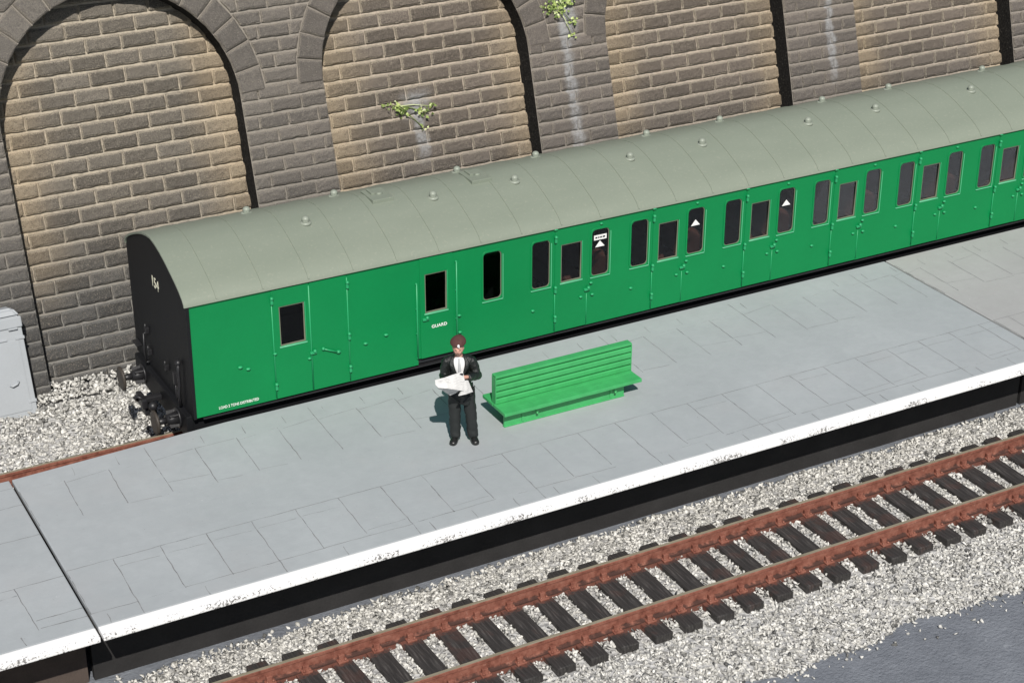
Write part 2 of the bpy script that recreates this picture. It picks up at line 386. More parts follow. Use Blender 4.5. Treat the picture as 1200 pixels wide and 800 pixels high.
CEN = [2.58, 8.70, 14.66, 20.76, 26.92, 33.04]; RAD = 2.165; SPR = 4.72; RING = .5; TOP = 8.2; DEP = .47
def edge_r(i, v, extra=0):    # right-hand edge of arch i at height v (its ring included when extra)
    if v <= SPR: return CEN[i]+RAD
    r = RAD+extra; d = v-SPR
    return CEN[i]+(math.sqrt(r*r-d*d) if d < r else 0)
def edge_l(i, v, extra=0): return 2*CEN[i]-edge_r(i, v, extra)
for i, c in enumerate(CEN):
    # recessed infill
    w = Wall(); x0, x1 = c-RAD-.08, c+RAD+.08
    w.quad([(x0, -.1, -DEP-.012), (x1, -.1, -DEP-.012), (x1, SPR+RAD+.1, -DEP-.012), (x0, SPR+RAD+.1, -DEP-.012)], 0)
    cv = .2905; k = 0; v = .02+random.uniform(-.01, 0)
    while v < SPR+RAD+.05:
        x = x0-(.33 if k % 2 else .02)-random.uniform(0, .03)
        while x < x1:
            ln = .635+random.uniform(-.015, .015)
            a, b = max(x, x0), min(x+ln, x1)
            hw = math.sqrt(max(0, (RAD+.1)**2-(v-SPR)**2)) if v > SPR else 9
            if b-a > .1 and b > c-hw and a < c+hw: w.block([(a, v), (b, v), (b, v+cv), (a, v+cv)], -DEP)
            x += ln
        v += cv; k += 1
    w.build('recess_panel', c)
    # voussoir ring
    w = Wall(); n = 17
    def rp(r, a): return (c+r*math.cos(a), SPR+r*math.sin(a))
    for k in range(n):
        a0, a1 = math.pi*k/n, math.pi*(k+1)/n
        w.block([rp(RAD, a0), rp(RAD+RING, a0), rp(RAD+RING, a1), rp(RAD, a1)], 0, h=.045, nx=3, ny=3, flat=False)
    m_ = 34
    for k in range(m_):
        a0, a1 = math.pi*k/m_, math.pi*(k+1)/m_
        w.quad([(*rp(RAD, a0), -.012), (*rp(RAD+RING, a0), -.012), (*rp(RAD+RING, a1), -.012), (*rp(RAD, a1), -.012)], 0)
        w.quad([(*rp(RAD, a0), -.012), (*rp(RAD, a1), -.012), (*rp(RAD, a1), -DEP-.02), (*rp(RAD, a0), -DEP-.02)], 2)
    w.build('arch_ring', c)
for i in range(len(CEN)-1):
    w = Wall(); cu = (CEN[i]+CEN[i+1])/2
    vs = [-.1]+list(np.linspace(0, SPR, 3))+[SPR+(RAD+RING)*math.sin(a) for a in np.linspace(.04, math.pi/2, 26)]+[TOP]
    for v0, v1 in zip(vs, vs[1:]):
        e = RING-.01
        lr = lambda v: (edge_r(i, v, e if v > SPR else 0), edge_l(i+1, v, e if v > SPR else 0))
        (l0, r0), (l1, r1) = lr(v0+1e-6), lr(v1-1e-6)
        w.quad([(l0, v0, -.014), (r0, v0, -.014), (r1, v1, -.014), (l1, v1, -.014)], 0)
    for xx, d in ((CEN[i]+RAD, 1), (CEN[i+1]-RAD, -1)):    # jambs, with a little roughness
        nv = 22
        for k in range(nv):
            v0, v1 = -.1+(SPR+.1)*k/nv, -.1+(SPR+.1)*(k+1)/nv
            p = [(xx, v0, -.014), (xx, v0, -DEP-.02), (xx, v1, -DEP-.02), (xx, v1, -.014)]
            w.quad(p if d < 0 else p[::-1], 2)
    cv = .2680; k = 0; v = .02
    while v < TOP-.05:
        v1 = v+cv
        above = v+cv/2 > SPR
        e = RING if above else 0
        l0, r0 = edge_r(i, v, e), edge_l(i+1, v, e); l1, r1 = edge_r(i, v1, e), edge_l(i+1, v1, e)
        if above: l0 = max(l0, l1) if v < SPR else l0; r0 = min(r0, r1) if v < SPR else r0
        L, R_ = min(l0, l1), max(r0, r1)
        cuts = []; x = L+(.30 if k % 2 else .58)+random.uniform(-.04, .04)
        while x < R_-.16: cuts.append(x); x += .58+random.uniform(-.03, .03)
        cuts = [x for x in cuts if x > max(l0, l1)+.1 and x < min(r0, r1)-.1]
        B = [(l0, l1)]+[(x, x) for x in cuts]+[(r0, r1)]
        for (a0, a1), (b0, b1) in zip(B, B[1:]):
            if min(b0-a0, b1-a1) > .05: w.block([(a0, v), (b0, v), (b1, v1), (a1, v1)], 0, h=.034)
        v = v1; k += 1
    w.build('pier', cu)
bm = bmesh.new(); add_box(bm, 0, 35.8, .56, 1.1, -.3, TOP*W+.05); bm_obj('core', bm, M['mortar'], wall)
bm = bmesh.new(); add_box(bm, 0, 35.8, -.12, 1.05, TOP*W+.05, TOP*W+.35, .03); bm_obj('coping', bm, M['stone'], wall)

# weeds growing from the wall joints
def weed(name, label, pts, n):
    t = tag(bpy.data.objects.new(name, None), label, 'plant', 'weeds on the stone wall'); link(t)
    cu = sum(p[0] for p in pts)/len(pts); cv = min(p[1] for p in pts)
    base = wall_pt(cu, cv, pts[0][3]); t.location = base; t.rotation_euler = (-LEAN, 0, 0)
    V = []; F = []; SV = bmesh.new()
    for (u, v, s, w0) in pts:
        for q in range(int(n*s*s*75)):
            a = random.gauss(0, s*.5); b = random.gauss(0, s*.36); lift = w0+.03+abs(random.gauss(0, .05))
            ctr = Vector(((u+a-cu)*W, -(lift-pts[0][3])*W, (v+b-cv)*W)); L = random.uniform(.035, .07)
            rot = Matrix.Rotation(random.uniform(0, 6.28), 3, 'Y') @ Matrix.Rotation(random.uniform(-.9, .5), 3, 'X') @ Matrix.Rotation(random.uniform(-.5, .5), 3, 'Z')
            i = len(V)
            for p in ((-.5, 0, -.05), (-.28, .08, .5), (.0, 0, 1.0), (.3, .08, .45), (.5, 0, -.05), (0, -.15, -.3)):
                V.append(ctr+rot @ (Vector(p)*L))
            F += [(i, i+1, i+5), (i+1, i+2, i+5), (i+2, i+3, i+5), (i+3, i+4, i+5)]
    mesh_obj('foliage', V, F, M['leaf'], t)
    for (u, v, s, w0) in pts[1:]:
        p0 = Vector(((pts[0][0]-cu)*W, -.02, (pts[0][1]-cv)*W)); p1 = Vector(((u-cu)*W, -(w0-pts[0][3]+.04)*W, (v-cv)*W))
        add_tube(SV, [p0, (p0+p1)/2+Vector((0, -.03, .03)), p1], .008, 6)
    bm_obj('stem', SV, M['leaf'], t)
def wall_pt(u, v, w):
    return wall.matrix_basis @ Vector((u*W, -w*W, v*W)) if False else (Vector((0, 29.187, GZF))+Matrix.Rotation(-LEAN, 3, 'X') @ Vector((u*W, -w*W, v*W)))
weed('wall_weed', 'bushy yellow-green weed high on the wall pier right of the second arch', [(17.55, 5.42, .26, .03), (17.30, 5.42, .15, .03), (17.78, 5.52, .2, .03), (17.80, 5.1, .14, .03), (17.78, 4.85, .09, .03)], 12)
weed('wall_weed', 'sparse straggling weed in the joints of the second arch infill', [(14.05, 4.02, .15, -DEP+.03), (13.82, 4.06, .10, -DEP+.03), (14.2, 3.95, .08, -DEP+.03), (14.5, 3.87, .11, -DEP+.03), (14.75, 3.92, .10, -DEP+.03), (14.52, 3.55, .08, -DEP+.03), (14.30, 3.78, .03, -DEP+.03), (14.12, 3.9, .14, -DEP+.03), (14.62, 3.82, .12, -DEP+.03)], 13)

# ------------------------------------------------------------------ ballast
def chips(name, label, pts, zf, smin, smax):
    n = len(pts); protos = []
    for k in range(36):      # angular broken chips: hulls of a few random points
        b = bmesh.new()
        for p in rng.uniform(-1, 1, (9, 3)): b.verts.new(p/max(.75, np.abs(p).sum()**.5))
        r = bmesh.ops.convex_hull(b, input=b.verts[:]); bmesh.ops.delete(b, geom=[v for v in b.verts if not v.link_faces], context='VERTS')
        bmesh.ops.triangulate(b, faces=b.faces[:]); b.verts.index_update()
        protos.append((np.array([v.co[:] for v in b.verts]), np.array([[v.index for v in f.verts] for f in b.faces]))); b.free()
    q = rng.normal(size=(n, 4)); q[:, 1:3] *= .4; q /= np.linalg.norm(q, axis=1, keepdims=True); w, x, y, z = q.T
    Rm = np.stack([1-2*(y*y+z*z), 2*(x*y-z*w), 2*(x*z+y*w), 2*(x*y+z*w), 1-2*(x*x+z*z), 2*(y*z-x*w), 2*(x*z-y*w), 2*(y*z+x*w), 1-2*(x*x+y*y)], 1).reshape(n, 3, 3)
    VV = []; FF = []; off = 0
    sc3 = rng.uniform((.75, .5, .35), (1.45, 1.0, .75), (n, 3))*rng.uniform(smin, smax, (n, 1))
    pick = rng.integers(0, 36, n)
    for k in range(n):
        pv, pf = protos[pick[k]]
        VV.append((pv*sc3[k]) @ Rm[k].T+(pts[k][0], pts[k][1], zf(*pts[k]))); FF.append(pf+off); off += len(pv)
    V = np.concatenate(VV); F = np.concatenate(FF)
    me = bpy.data.meshes.new(name); me.vertices.add(len(V)); me.vertices.foreach_set('co', V.ravel())
    me.loops.add(F.size); me.loops.foreach_set('vertex_index', F.ravel().astype(np.int32))
    me.polygons.add(len(F)); me.polygons.foreach_set('loop_start', np.arange(0, F.size, 3, dtype=np.int32))
    me.update(calc_edges=True); me.validate(); me.materials.append(M['ballast'])
    o = link(bpy.data.objects.new(name, me)); return tag(o, label, 'ballast', None, 'stuff')
SL_P, SL_W, SL_X0 = .527, .295, 2.05            # sleepers: pitch, width, first
SY0, SY1 = 17.56, 19.67
def in_sleeper(x, y):
    if not (SY0-.02 < y < SY1+.02): return False
    d = (x-SL_X0) % SL_P
    return d < SL_W/2+.01 or d > SL_P-SL_W/2-.01
def edge_near(x): return 16.22+.07*math.sin(x*1.7)+.06*math.sin(x*4.1+1)
def edge_far(x): return 20.52-max(0, .34-.03*x)+.05*math.sin(x*2.3)+.04*math.sin(x*5.7)
def z_near(x, y):
    if y < 17.7: return -.275+.055*min(1, max(0, (y-edge_near(x))/.6))
    if y > 19.6: return -.185-.09*min(1, (y-19.6)/.7)
    return -.165
pts = []
for _ in range(80000):
    x, y = random.uniform(1.5, 27), random.uniform(15.9, 20.5)
    e0, e1 = edge_near(x), edge_far(x)
    if y < e0 and random.random() > .10*math.exp(-(e0-y)*9): continue
    if y > e1 and random.random() > .12: continue
    if y > 20.53 or in_sleeper(x, y): continue
    if SY0 < y < SY1 and random.random() < .2: continue
    pts.append((x, y))
for _ in range(130):
    x, y = random.uniform(8, 24), 16.2-abs(random.gauss(0, .22)); pts.append((x, y))
chips('ballast', 'pale stone ballast bed around the near rusty track', pts, lambda x, y: (z_near(x, y) if y > edge_near(x)-.1 else -.272)+random.uniform(-.014, .014), .022, .068)
pts = []
for _ in range(22000):
    x, y = random.uniform(3, 11.5), random.uniform(24.5, 29.6)
    pts.append((x, y))
def z_far(x, y): return -.44+.10*max(0, min(1, (28.3-y)/1.5))*0+.05*math.sin(x*1.3)*math.sin(y*2)*.5+(.07 if y > 28.9 else 0)
chips('ballast', 'pale stone ballast strip between the carriage line and the arched wall', pts, lambda x, y: z_far(x, y)+random.uniform(-.03, .03), .034, .084)
# crushed-stone beds beneath the chips
def bed(name, label, x0, x1, ys, zf, nx=60):
    V = []; F = []
    for i in range(nx+1):
        x = x0+(x1-x0)*i/nx
        Y = ys(x)
        for y in Y: V.append((x, y, zf(x, y)))
    m = len(Y)
    for i in range(nx):
        for j in range(m-1): a = i*m+j; F.append((a, a+m, a+m+1, a+1))
    o = mesh_obj(name, V, [f[::-1] for f in F], M['bed']); tag(o, label, 'ballast', None, 'stuff')
bed('ballast_bed', 'fine grey grit under the near track ballast', 0, 40, lambda x: [edge_near(x)+.03, edge_near(x)+.5, 17.5, 18.6, 19.75, min(edge_far(x)-.1, 20.45)], lambda x, y: z_near(x, y)-.005 if edge_near(x)+.1 < y < 20.3 else GZN+.004, 120)
bed('ballast_bed', 'fine grey grit under the strip beside the wall', 0, 40, lambda x: [24.4, 26, 28, 29.3], lambda x, y: -.455)

# ------------------------------------------------------------------ tracks
def rail_mesh(x0, x1):
    # profile in (y,z) about the railhead centre, top at 0
    pr = [(-.027, 0), (.027, 0), (.033, -.010), (.033, -.05), (.016, -.065), (.016, -.185), (.065, -.2), (.065, -.222), (-.065, -.222), (-.065, -.2), (-.016, -.185), (-.016, -.065), (-.033, -.05), (-.033, -.010)]
    nx = int((x1-x0)/.25); V = []; F = []; fm = []; n = len(pr)
    for i in range(nx+1):
        x = x0+(x1-x0)*i/nx
        V += [(x, y+random.uniform(-.002, .002), z) for y, z in pr]
    for i in range(nx):
        for k in range(n):
            F.append((i*n+k, i*n+(k+1) % n, (i+1)*n+(k+1) % n, (i+1)*n+k)); fm.append(1 if k == 0 else 0)
    F.append(tuple(range(n))[::-1]); fm.append(0); F.append(tuple(nx*n+k for k in range(n))); fm.append(0)
    return V, F, fm
def chair_mesh(bm, s):
    # s = +1/-1: side of the rail (y)
    y = s*.085
    add_box(bm, -.075, .075, y-.055, y+.055, .0, .035, .012)
    add_box(bm, -.045, .045, s*.05-.03, s*.05+.03, .02, .105, .014)
    add_ball(bm, (-.04, s*.11, .045), .022, 0, 1); add_ball(bm, (.045, s*.105, .042), .02, 0, 1)
def make_track(label, x0, x1, ry, ztop, sy0, sy1, first, width):
    t = thing('railway_track', label, 'track', (0, (ry[0]+ry[1])/2, ztop)); yc = (ry[0]+ry[1])/2
    for y in ry:
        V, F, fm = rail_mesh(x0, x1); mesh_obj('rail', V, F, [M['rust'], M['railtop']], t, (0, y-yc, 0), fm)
    zs = -.222
    protos = []
    for k in range(3):
        bm = bmesh.new(); add_box(bm, -width/2, width/2, sy0-yc, sy1-yc, -.15, 0, .014)
        bmesh.ops.subdivide_edges(bm, edges=[e for e in bm.edges if e.calc_length() > .3], cuts=6)
        for v in bm.verts: v.co += Vector((random.uniform(-.006, .006), random.uniform(-.006, .006), random.uniform(-.004, .004)))
        me = bpy.data.meshes.new('sleeper'); bm.to_mesh(me); bm.free(); me.materials.append(M['sleeper']); protos.append(me)
    bm = bmesh.new(); chair_mesh(bm, 1); chair_mesh(bm, -1)
    cm = bpy.data.meshes.new('rail_chair'); bm.to_mesh(cm); bm.free(); cm.materials.append(M['rust'])
    # moulded webs that tie the sleepers together under each rail
    bm = bmesh.new()
    for y in ry: add_box(bm, x0+.05, x1-.05, y-yc-.06, y-yc+.06, zs-.12, zs-.012)
    bm_obj('sleeper_web', bm, M['sleeper'], t)
    x = first; k = 0
    while x < x1-.1:
        s = bpy.data.objects.new('sleeper', protos[k % 3]); link(s, t)
        s.location = (x+random.uniform(-.012, .012), random.uniform(-.015, .015), zs); s.rotation_euler.z = random.uniform(-.02, .02)+(math.pi if k % 2 else 0)
        for y in ry:
            c = bpy.data.objects.new('rail_chair', cm); link(c, s); c.location = (0, (y-yc)*(-1 if k % 2 else 1), 0)
        x += SL_P; k += 1
    return t
RN = (18.036-.035, 19.255-.035)
make_track('rusty red railway track with dark sleepers in front of the platform', 1.6, 27, RN, .12, SY0, SY1, SL_X0, SL_W)
CY = 25.93
make_track('rusty track the green carriage stands on, hidden behind the platform', 3, 28.5, (CY-.61, CY+.61), -.19, CY-1.05, CY+1.05, 3.2, SL_W)

# ------------------------------------------------------------------ platform sections
PZ, PYF, PYB, PYW, LIP = .98, 19.737, 24.43, 20.59, .08
def section(label, x0, x1, deck, face, cols, left_rows=False, dz=0, ang=0):
    t = thing('platform_section', label, 'platform', ((x0+x1)/2, PYW, GZN), 'platform sections laid end to end'); X = (x0+x1)/2; t.rotation_euler.z = ang
    B = lambda bm, a, b, y0, y1, z0, z1, bev=0: add_box(bm, a-X, b-X, y0-PYW, y1-PYW, z0-GZN, z1-GZN, bev)
    z = PZ+dz
    bm = bmesh.new(); B(bm, x0, x1, 19.985, PYB, z-LIP, z, .018)
    bmesh.ops.bisect_plane(bm, geom=bm.verts[:]+bm.edges[:]+bm.faces[:], plane_co=(8.2-X, 0, 0), plane_no=(1, 0, 0))
    for v in bm.verts:
        if v.co.y > 3: v.co.y -= .17*min(1, max(0, (8.2-X-v.co.x)/3.44))
    bm_obj('deck', bm, deck, t)
    bm = bmesh.new(); add_box(bm, x0-X, x1-X, 0, .245, 0, LIP+.003, .016)
    o = bm_obj('edge_stripe', bm, M['stripe'], t, (0, PYF-PYW, z-LIP-GZN))
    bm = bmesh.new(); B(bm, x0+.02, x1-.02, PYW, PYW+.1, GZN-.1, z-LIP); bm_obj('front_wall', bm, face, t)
    bm = bmesh.new(); B(bm, x0+.02, x1-.02, PYB-.25, PYB-.15, GZF, z-LIP); bm_obj('rear_wall', bm, M['platface'], t)
    D, Pl = Wall2(X), Wall2(X)
    zz = z+.003-GZN
    def ln(w, ax, ay, bx, by, wd=.0165, wob=.007):
        ax, bx = max(x0+.01, min(x1-.01, ax)), max(x0+.01, min(x1-.01, bx))
        if abs(ax-bx)+abs(ay-by) < .05: return
        w.line(ax, ay, bx, by, wd, wob, zz)
    cs = [c for c in cols if x0-.7 < c < x1+.7]
    if not left_rows:
        ln(D, x0, 21.46, x1, 21.46, .011)
        for j, c in enumerate(cs):
            full = (round((c-6.8)/.6815) % 3) == 1
            ln(D, c, 21.45, c-.035, 20.0 if full else 20.33+random.uniform(-.05, .05), .015)
            h = c+.34*0+.22
            if not full or True:
                if random.random() < .75: ln(D, c+.21, 20.22, c+.20, 19.99, .013)
            w = D if random.random() < .75 else Pl
            ln(w, c-.03, 20.31, c+.66, 20.31+random.uniform(-.03, .03), .011)
            if random.random() < .22: ln(D, c+.02, 20.45, c+.62, 20.48+random.uniform(-.03, .03), .007)
            if random.random() < .3: ln(D, c+.03, 21.24, c+.6, 21.22, .007)
            tall = (round((c-6.8)/.6815) % 4) == 0
            ln(D, c+.01, (24.25 if tall else 23.86), c-.03, 22.76+random.uniform(-.05, .06), .015)
            if random.random() < .7: ln(D, c+.22, 24.18, c+.2, 23.93, .012)
            w = D if random.random() < .55 else Pl
            ln(w, c+.03, 23.80+random.uniform(-.05, .05), c+.66, 23.86, .009)
            if random.random() < .45: ln(D, c, 22.78, c+random.uniform(.25, .66), 22.74, .009)
            if random.random() < .2: ln(D, c, 23.08, c+.62, 23.0, .007)
    else:
        for y in (23.47, 22.56, 21.36, 24.0): ln(D, x0, y, x1, y+.01, .012)
        for q in ((4.03, 21.37, 4.06, 20.27), (4.09, 20.5, 4.75, 20.5), (3.82, 20.22, 3.83, 20.01), (3.7, 21.17, 4.02, 21.2), (4.1, 20.3, 4.75, 20.28),
                  (3.3, 21.37, 3.3, 20.3), (2.6, 21.37, 2.6, 20.3), (3.4, 22.56, 3.4, 21.4), (2.2, 23.47, 2.2, 22.56), (4.1, 24.4, 4.1, 24.0)): ln(D, *q)
    D.build('slab_scoring', M['joint'], t); Pl.build('slab_scoring', M['joint_pale'], t)
    return t
class Wall2:
    def __init__(s, X): s.v = []; s.f = []; s.X = X
    def line(s, ax, ay, bx, by, wd, wob, z):
        L = math.hypot(bx-ax, by-ay); n = max(2, int(L/.12)); dx, dy = (bx-ax)/L, (by-ay)/L
        i = len(s.v)
        for k in range(n+1):
            o = random.uniform(-wob, wob); h = wd/2*random.uniform(.35, 1.15)
            px, py = ax+(bx-ax)*k/n-dy*o, ay+(by-ay)*k/n+dx*o
            s.v += [(px-dy*h-s.X, py+dx*h-PYW, z), (px+dy*h-s.X, py-dx*h-PYW, z)]
        for k in range(n): a = i+2*k; s.f.append((a, a+1, a+3, a+2))
    def build(s, name, mat, t):
        if s.f: mesh_obj(name, s.v, s.f, mat, t)
COLS = [6.8+.6815*k for k in range(-3, 45)]
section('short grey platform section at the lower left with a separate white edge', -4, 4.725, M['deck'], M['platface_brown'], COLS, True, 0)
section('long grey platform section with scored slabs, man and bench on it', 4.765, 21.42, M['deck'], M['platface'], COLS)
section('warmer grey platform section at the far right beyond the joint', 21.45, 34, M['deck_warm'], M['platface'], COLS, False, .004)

# ------------------------------------------------------------------ carriage
X0, X1, YS, ZB, ZE = 7.74, 28.1, 24.52, 1.11, 3.075
coach = thing('railway_carriage', 'long green railway carriage with grey roof and black end standing behind the platform', 'railway carriage', (X0, CY, -.19))
coach_inv = Vector((-X0, -CY, .19))
def sh(o):   # carriage parts are modelled in world metres, then moved under the carriage's base
    o.data.transform(Matrix.Translation(coach_inv)) if o.parent is coach else None
    return o
COMP = [13.80+1.962*k for k in range(7)]
comp_holes = []; doors = []
for x in COMP:
    comp_holes += [rr(x, 2.0, x+.37, 2.88, .085), rr(x+1.17, 2.0, x+1.54, 2.88, .085)]
dwin = lambda x: (x+.575, 2.02, x+.98, 2.725)
van_win = (12.87, 2.0, 13.24, 2.885)
holes = comp_holes+[rr(*dwin(x), 0) for x in COMP]+[rr(*van_win, .085), rr(9.25, 2.03, 9.68, 2.72), rr(11.80, 2.03, 12.20, 2.73)]
side = sh(plate('body_side', [(X0, ZB), (11.66, ZB), (11.66, 1.22), (12.40, 1.22), (12.40, ZB), (X1, ZB), (X1, ZE), (X0, ZE)], holes, YS, .05, M['coach_green'], coach))
# far side, floor and interior
bm = bmesh.new(); add_box(bm, X0, X1, 2*CY-YS-.05, 2*CY-YS, ZB, ZE); sh(bm_obj('body_side', bm, M['coach_green'], coach))
bm = bmesh.new(); add_box(bm, X0+.02, X1-.02, YS+.05, 2*CY-YS-.05, ZB, ZB+.06); sh(bm_obj('floor', bm, M['interior'], coach))
bm = bmesh.new(); add_box(bm, X0+.03, X1-.03, 2*CY-YS-.1, 2*CY-YS-.052, ZB+.07, ZE); add_box(bm, X0+.03, X1-.03, YS+.06, 2*CY-YS-.1, ZE-.03, ZE); sh(bm_obj('interior_lining', bm, M['interior'], coach))
for x in [13.62]+[c+1.75 for c in COMP]:
    bm = bmesh.new(); add_box(bm, x-.02, x+.02, YS+.06, 2*CY-YS-.11, ZB+.06, ZE-.03); sh(bm_obj('partition', bm, M['interior'], coach))
for c in COMP:
    for xa, xb in ((c-.15, c+.32), (c+1.2, c+1.70)):
        bm = bmesh.new(); add_box(bm, xa, xb, YS+.12, 2*CY-YS-.2, ZB+.06, ZB+.5, .04)
        bx = xa if xa < c else xb
        add_box(bm, min(bx, bx+(.12 if xa < c else -.12)), max(bx, bx+(.12 if xa < c else -.12)), YS+.12, 2*CY-YS-.2, ZB+.4, ZB+1.12, .04)
        sh(bm_obj('seat', bm, M['seat'], coach))
# windows
def window(par, loop_fn, x0, z0, x1, z1, r, rim=M['glint'], sub=True, yf=YS):
    w = sh(plate('window', rr(x0-.022, z0-.022, x1+.022, z1+.022, r+.02 if r else .01), [rr(x0+.012, z0+.012, x1-.012, z1-.012, max(r-.01, 0))], yf-.012, .03, M['coach_green'] if rim is M['glint'] else rim, par, .004))
    bm = bmesh.new()
    # the painted glint on the lower lip is added in quarterlight
    p = plate('pane', rr(x0+.004, z0+.004, x1-.004, z1-.004, max(r-.004, 0)), [], yf+.012, .006, M['glass'], w)
    return w, p
def adopt(o, par):    # world-modelled mesh under a part of the carriage
    o.data.transform(Matrix.Translation(coach_inv)); return o
def quarterlight(x0, z0, x1, z1, r=.085, mark=None):
    w, p = window(coach, None, x0, z0, x1, z1, r); adopt(p, coach)
    lip = plate('sill_glint', rr(x0-.012, z0-.024, x1+.014, z0-.006, .006), [], YS-.019, .02, M['glint'], w, .004); adopt(lip, coach)  # pale lips stand in for glints along the sill and right edge
    lip = plate('rim_glint', rr(x1+.006, z0-.004, x1+.018, z1-.08, .004), [], YS-.017, .015, M['glint'], w, .003); adopt(lip, coach)
    inner = plate('inner_rim', rr(x0+.008, z0+.008, x1-.008, z1-.008, r-.01), [rr(x0+.02, z0+.022, x1-.026, z1-.02, r-.015)], YS+.004, .008, M['wood_rim'], w); adopt(inner, coach)
    cx = (x0+x1)/2
    if mark:
        tri = plate('triangle_sticker', [(cx-.10, z1-.345), (cx+.09, z1-.345), (cx-.005, z1-.235)], [], YS+.008, .003, M['white'], w); adopt(tri, coach)
        if mark == 2:
            lab = plate('label_sticker', rr(cx-.125, z1-.215, cx+.125, z1-.125), [], YS+.008, .003, M['white'], w); adopt(lab, coach)
            b = bmesh.new()
            for q, (a, c_) in enumerate(((-.10, -.06), (-.045, -.02), (-.005, .03), (.045, .095))): add_box(b, cx+a, cx+c_, YS+.005, YS+.0068, z1-.185, z1-.155)
            adopt(bm_obj('label_marks', b, M['dark'], w), coach)
    return w
quarterlight(*van_win)
for k, x in enumerate(COMP):
    quarterlight(x, 2.0, x+.37, 2.88)
    quarterlight(x+1.17, 2.0, x+1.54, 2.88, mark={0: 2, 1: 1, 2: 1}.get(k))
def droplight(door, x0, z0, x1, z1, yf, rim=M['wood_rim']):
    adopt(plate('pane', rr(x0-.004, z0-.004, x1+.004, z1+.004), [], yf+.03, .006, M['glass'], door), coach)
    adopt(plate('droplight_frame', rr(x0-.003, z0-.003, x1+.003, z1+.003), [rr(x0+.016, z0+.02, x1-.018, z1-.018)], yf+.012, .015, rim, door), coach)
    adopt(plate('window_sill', rr(x0-.02, z0-.028, x1+.022, z0-.002), [], yf-.012, .02, M['glint'], door, .005), coach)  # sill carries the painted glint green
    adopt(plate('window_jamb', rr(x1+.003, z0-.0, x1+.016, z1), [], yf-.008, .014, M['detail_green'], door, .003), coach)
def fittings(door, lst, yf):
    for kind, x, z in lst:
        bm = bmesh.new()
        if kind == 'hinge': add_box(bm, x-.022, x+.022, yf-.04, yf, z-.065, z+.065, .012); add_ball(bm, (x, yf-.032, z+.04), .03, 0, 2)
        elif kind == 'lock': add_box(bm, x-.06, x+.055, yf-.04, yf, z-.022, z+.022, .012); add_ball(bm, (x+.02, yf-.035, z+.03), .032, 0, 2)
        elif kind == 'stop': add_ball(bm, (x, yf-.012, z), .028, 0, 2, (1.25, 1, .8))
        elif kind == 'vent': add_ball(bm, (x, yf-.008, z), .03, 0, 2, (1.5, 1, .7))
        adopt(bm_obj({'hinge': 'hinge', 'lock': 'door_handle', 'stop': 'door_stop', 'vent': 'door_stop'}[kind], bm, M['detail_green'], door), coach)
def bead(door, x, z0, z1, yf, r=.009):
    bm = bmesh.new(); add_tube(bm, [(x, yf-.002, z0), (x, yf-.002, z1)], r, 8); adopt(bm_obj('edge_bead', bm, M['detail_green'], door), coach)
DF = YS-.010
for x in COMP:
    d = sh(plate('door', rr(x+.455, ZB+.008, x+1.085, 3.01, .012), [rr(*dwin(x))], DF, .012, M['coach_green'], coach, .004))
    droplight(d, *dwin(x), DF)
    fittings(d, [('hinge', x+.455, 2.86), ('hinge', x+.455, 1.93), ('hinge', x+.455, 1.38), ('lock', x+1.09, 1.80), ('stop', x+.97, 1.68), ('stop', x+1.20, 1.68), ('vent', x+.46, 3.035), ('stop', x+1.17, 1.905)], DF)
    bead(d, x+.455, ZB+.03, 1.95, DF); bead(d, x+1.088, ZB+.03, 1.72, DF, .007)
    b = bmesh.new(); add_ball(b, (x+.03, YS-.01, 1.62), .03, 0, 2, (1.2, 1, .8)); add_ball(b, (x+1.36, YS-.01, 2.965), .026, 0, 2, (1.3, 1, .8)); sh(bm_obj('grab_knob', b, M['detail_green'], coach))
# luggage doors
def bigdoor(xa, xb, win, z0=ZB+.006, z1=3.03, yf=DF, name='luggage_door'):
    return sh(plate(name, rr(xa, z0, xb, z1, .01), [rr(*win)] if win else [], yf, .012, M['coach_green'], coach, .004))
ld = bigdoor(9.13, 9.765, (9.25, 2.03, 9.68, 2.72)); droplight(ld, 9.25, 2.03, 9.68, 2.72, DF)
fittings(ld, [('hinge', 9.13, 2.86), ('hinge', 9.13, 1.35), ('stop', 9.14, 1.93), ('lock', 9.79, 1.80), ('stop', 9.72, 1.71)], DF); bead(ld, 9.13, ZB+.03, 2.9, DF, .010); bead(ld, 9.765, ZB+.03, 2.98, DF, .012)
rd = bigdoor(9.78, 10.415, None)
fittings(rd, [('hinge', 10.42, 2.86), ('hinge', 10.42, 1.95), ('hinge', 10.42, 1.36)], DF); bead(rd, 10.42, ZB+.03, 2.98, DF, .010)
bm = bmesh.new(); add_tube(bm, [(9.96, YS-.04, 1.83), (10.20, YS-.045, 1.72)], .012, 8); add_ball(bm, (9.96, YS-.03, 1.83), .03); add_ball(bm, (10.22, YS-.03, 1.715), .036, 0, 2, (1.2, 1, .8)); adopt(bm_obj('door_handle', bm, M['detail_green'], rd), coach)
for x, z in ((8.55, 1.83), (8.68, 1.77), (10.71, 1.74), (11.08, 1.81)):
    bm = bmesh.new(); add_ball(bm, (x, YS-.012, z), .032, 0, 2, (1.3, 1, .75)); sh(bm_obj('side_bracket', bm, M['detail_green'], coach))
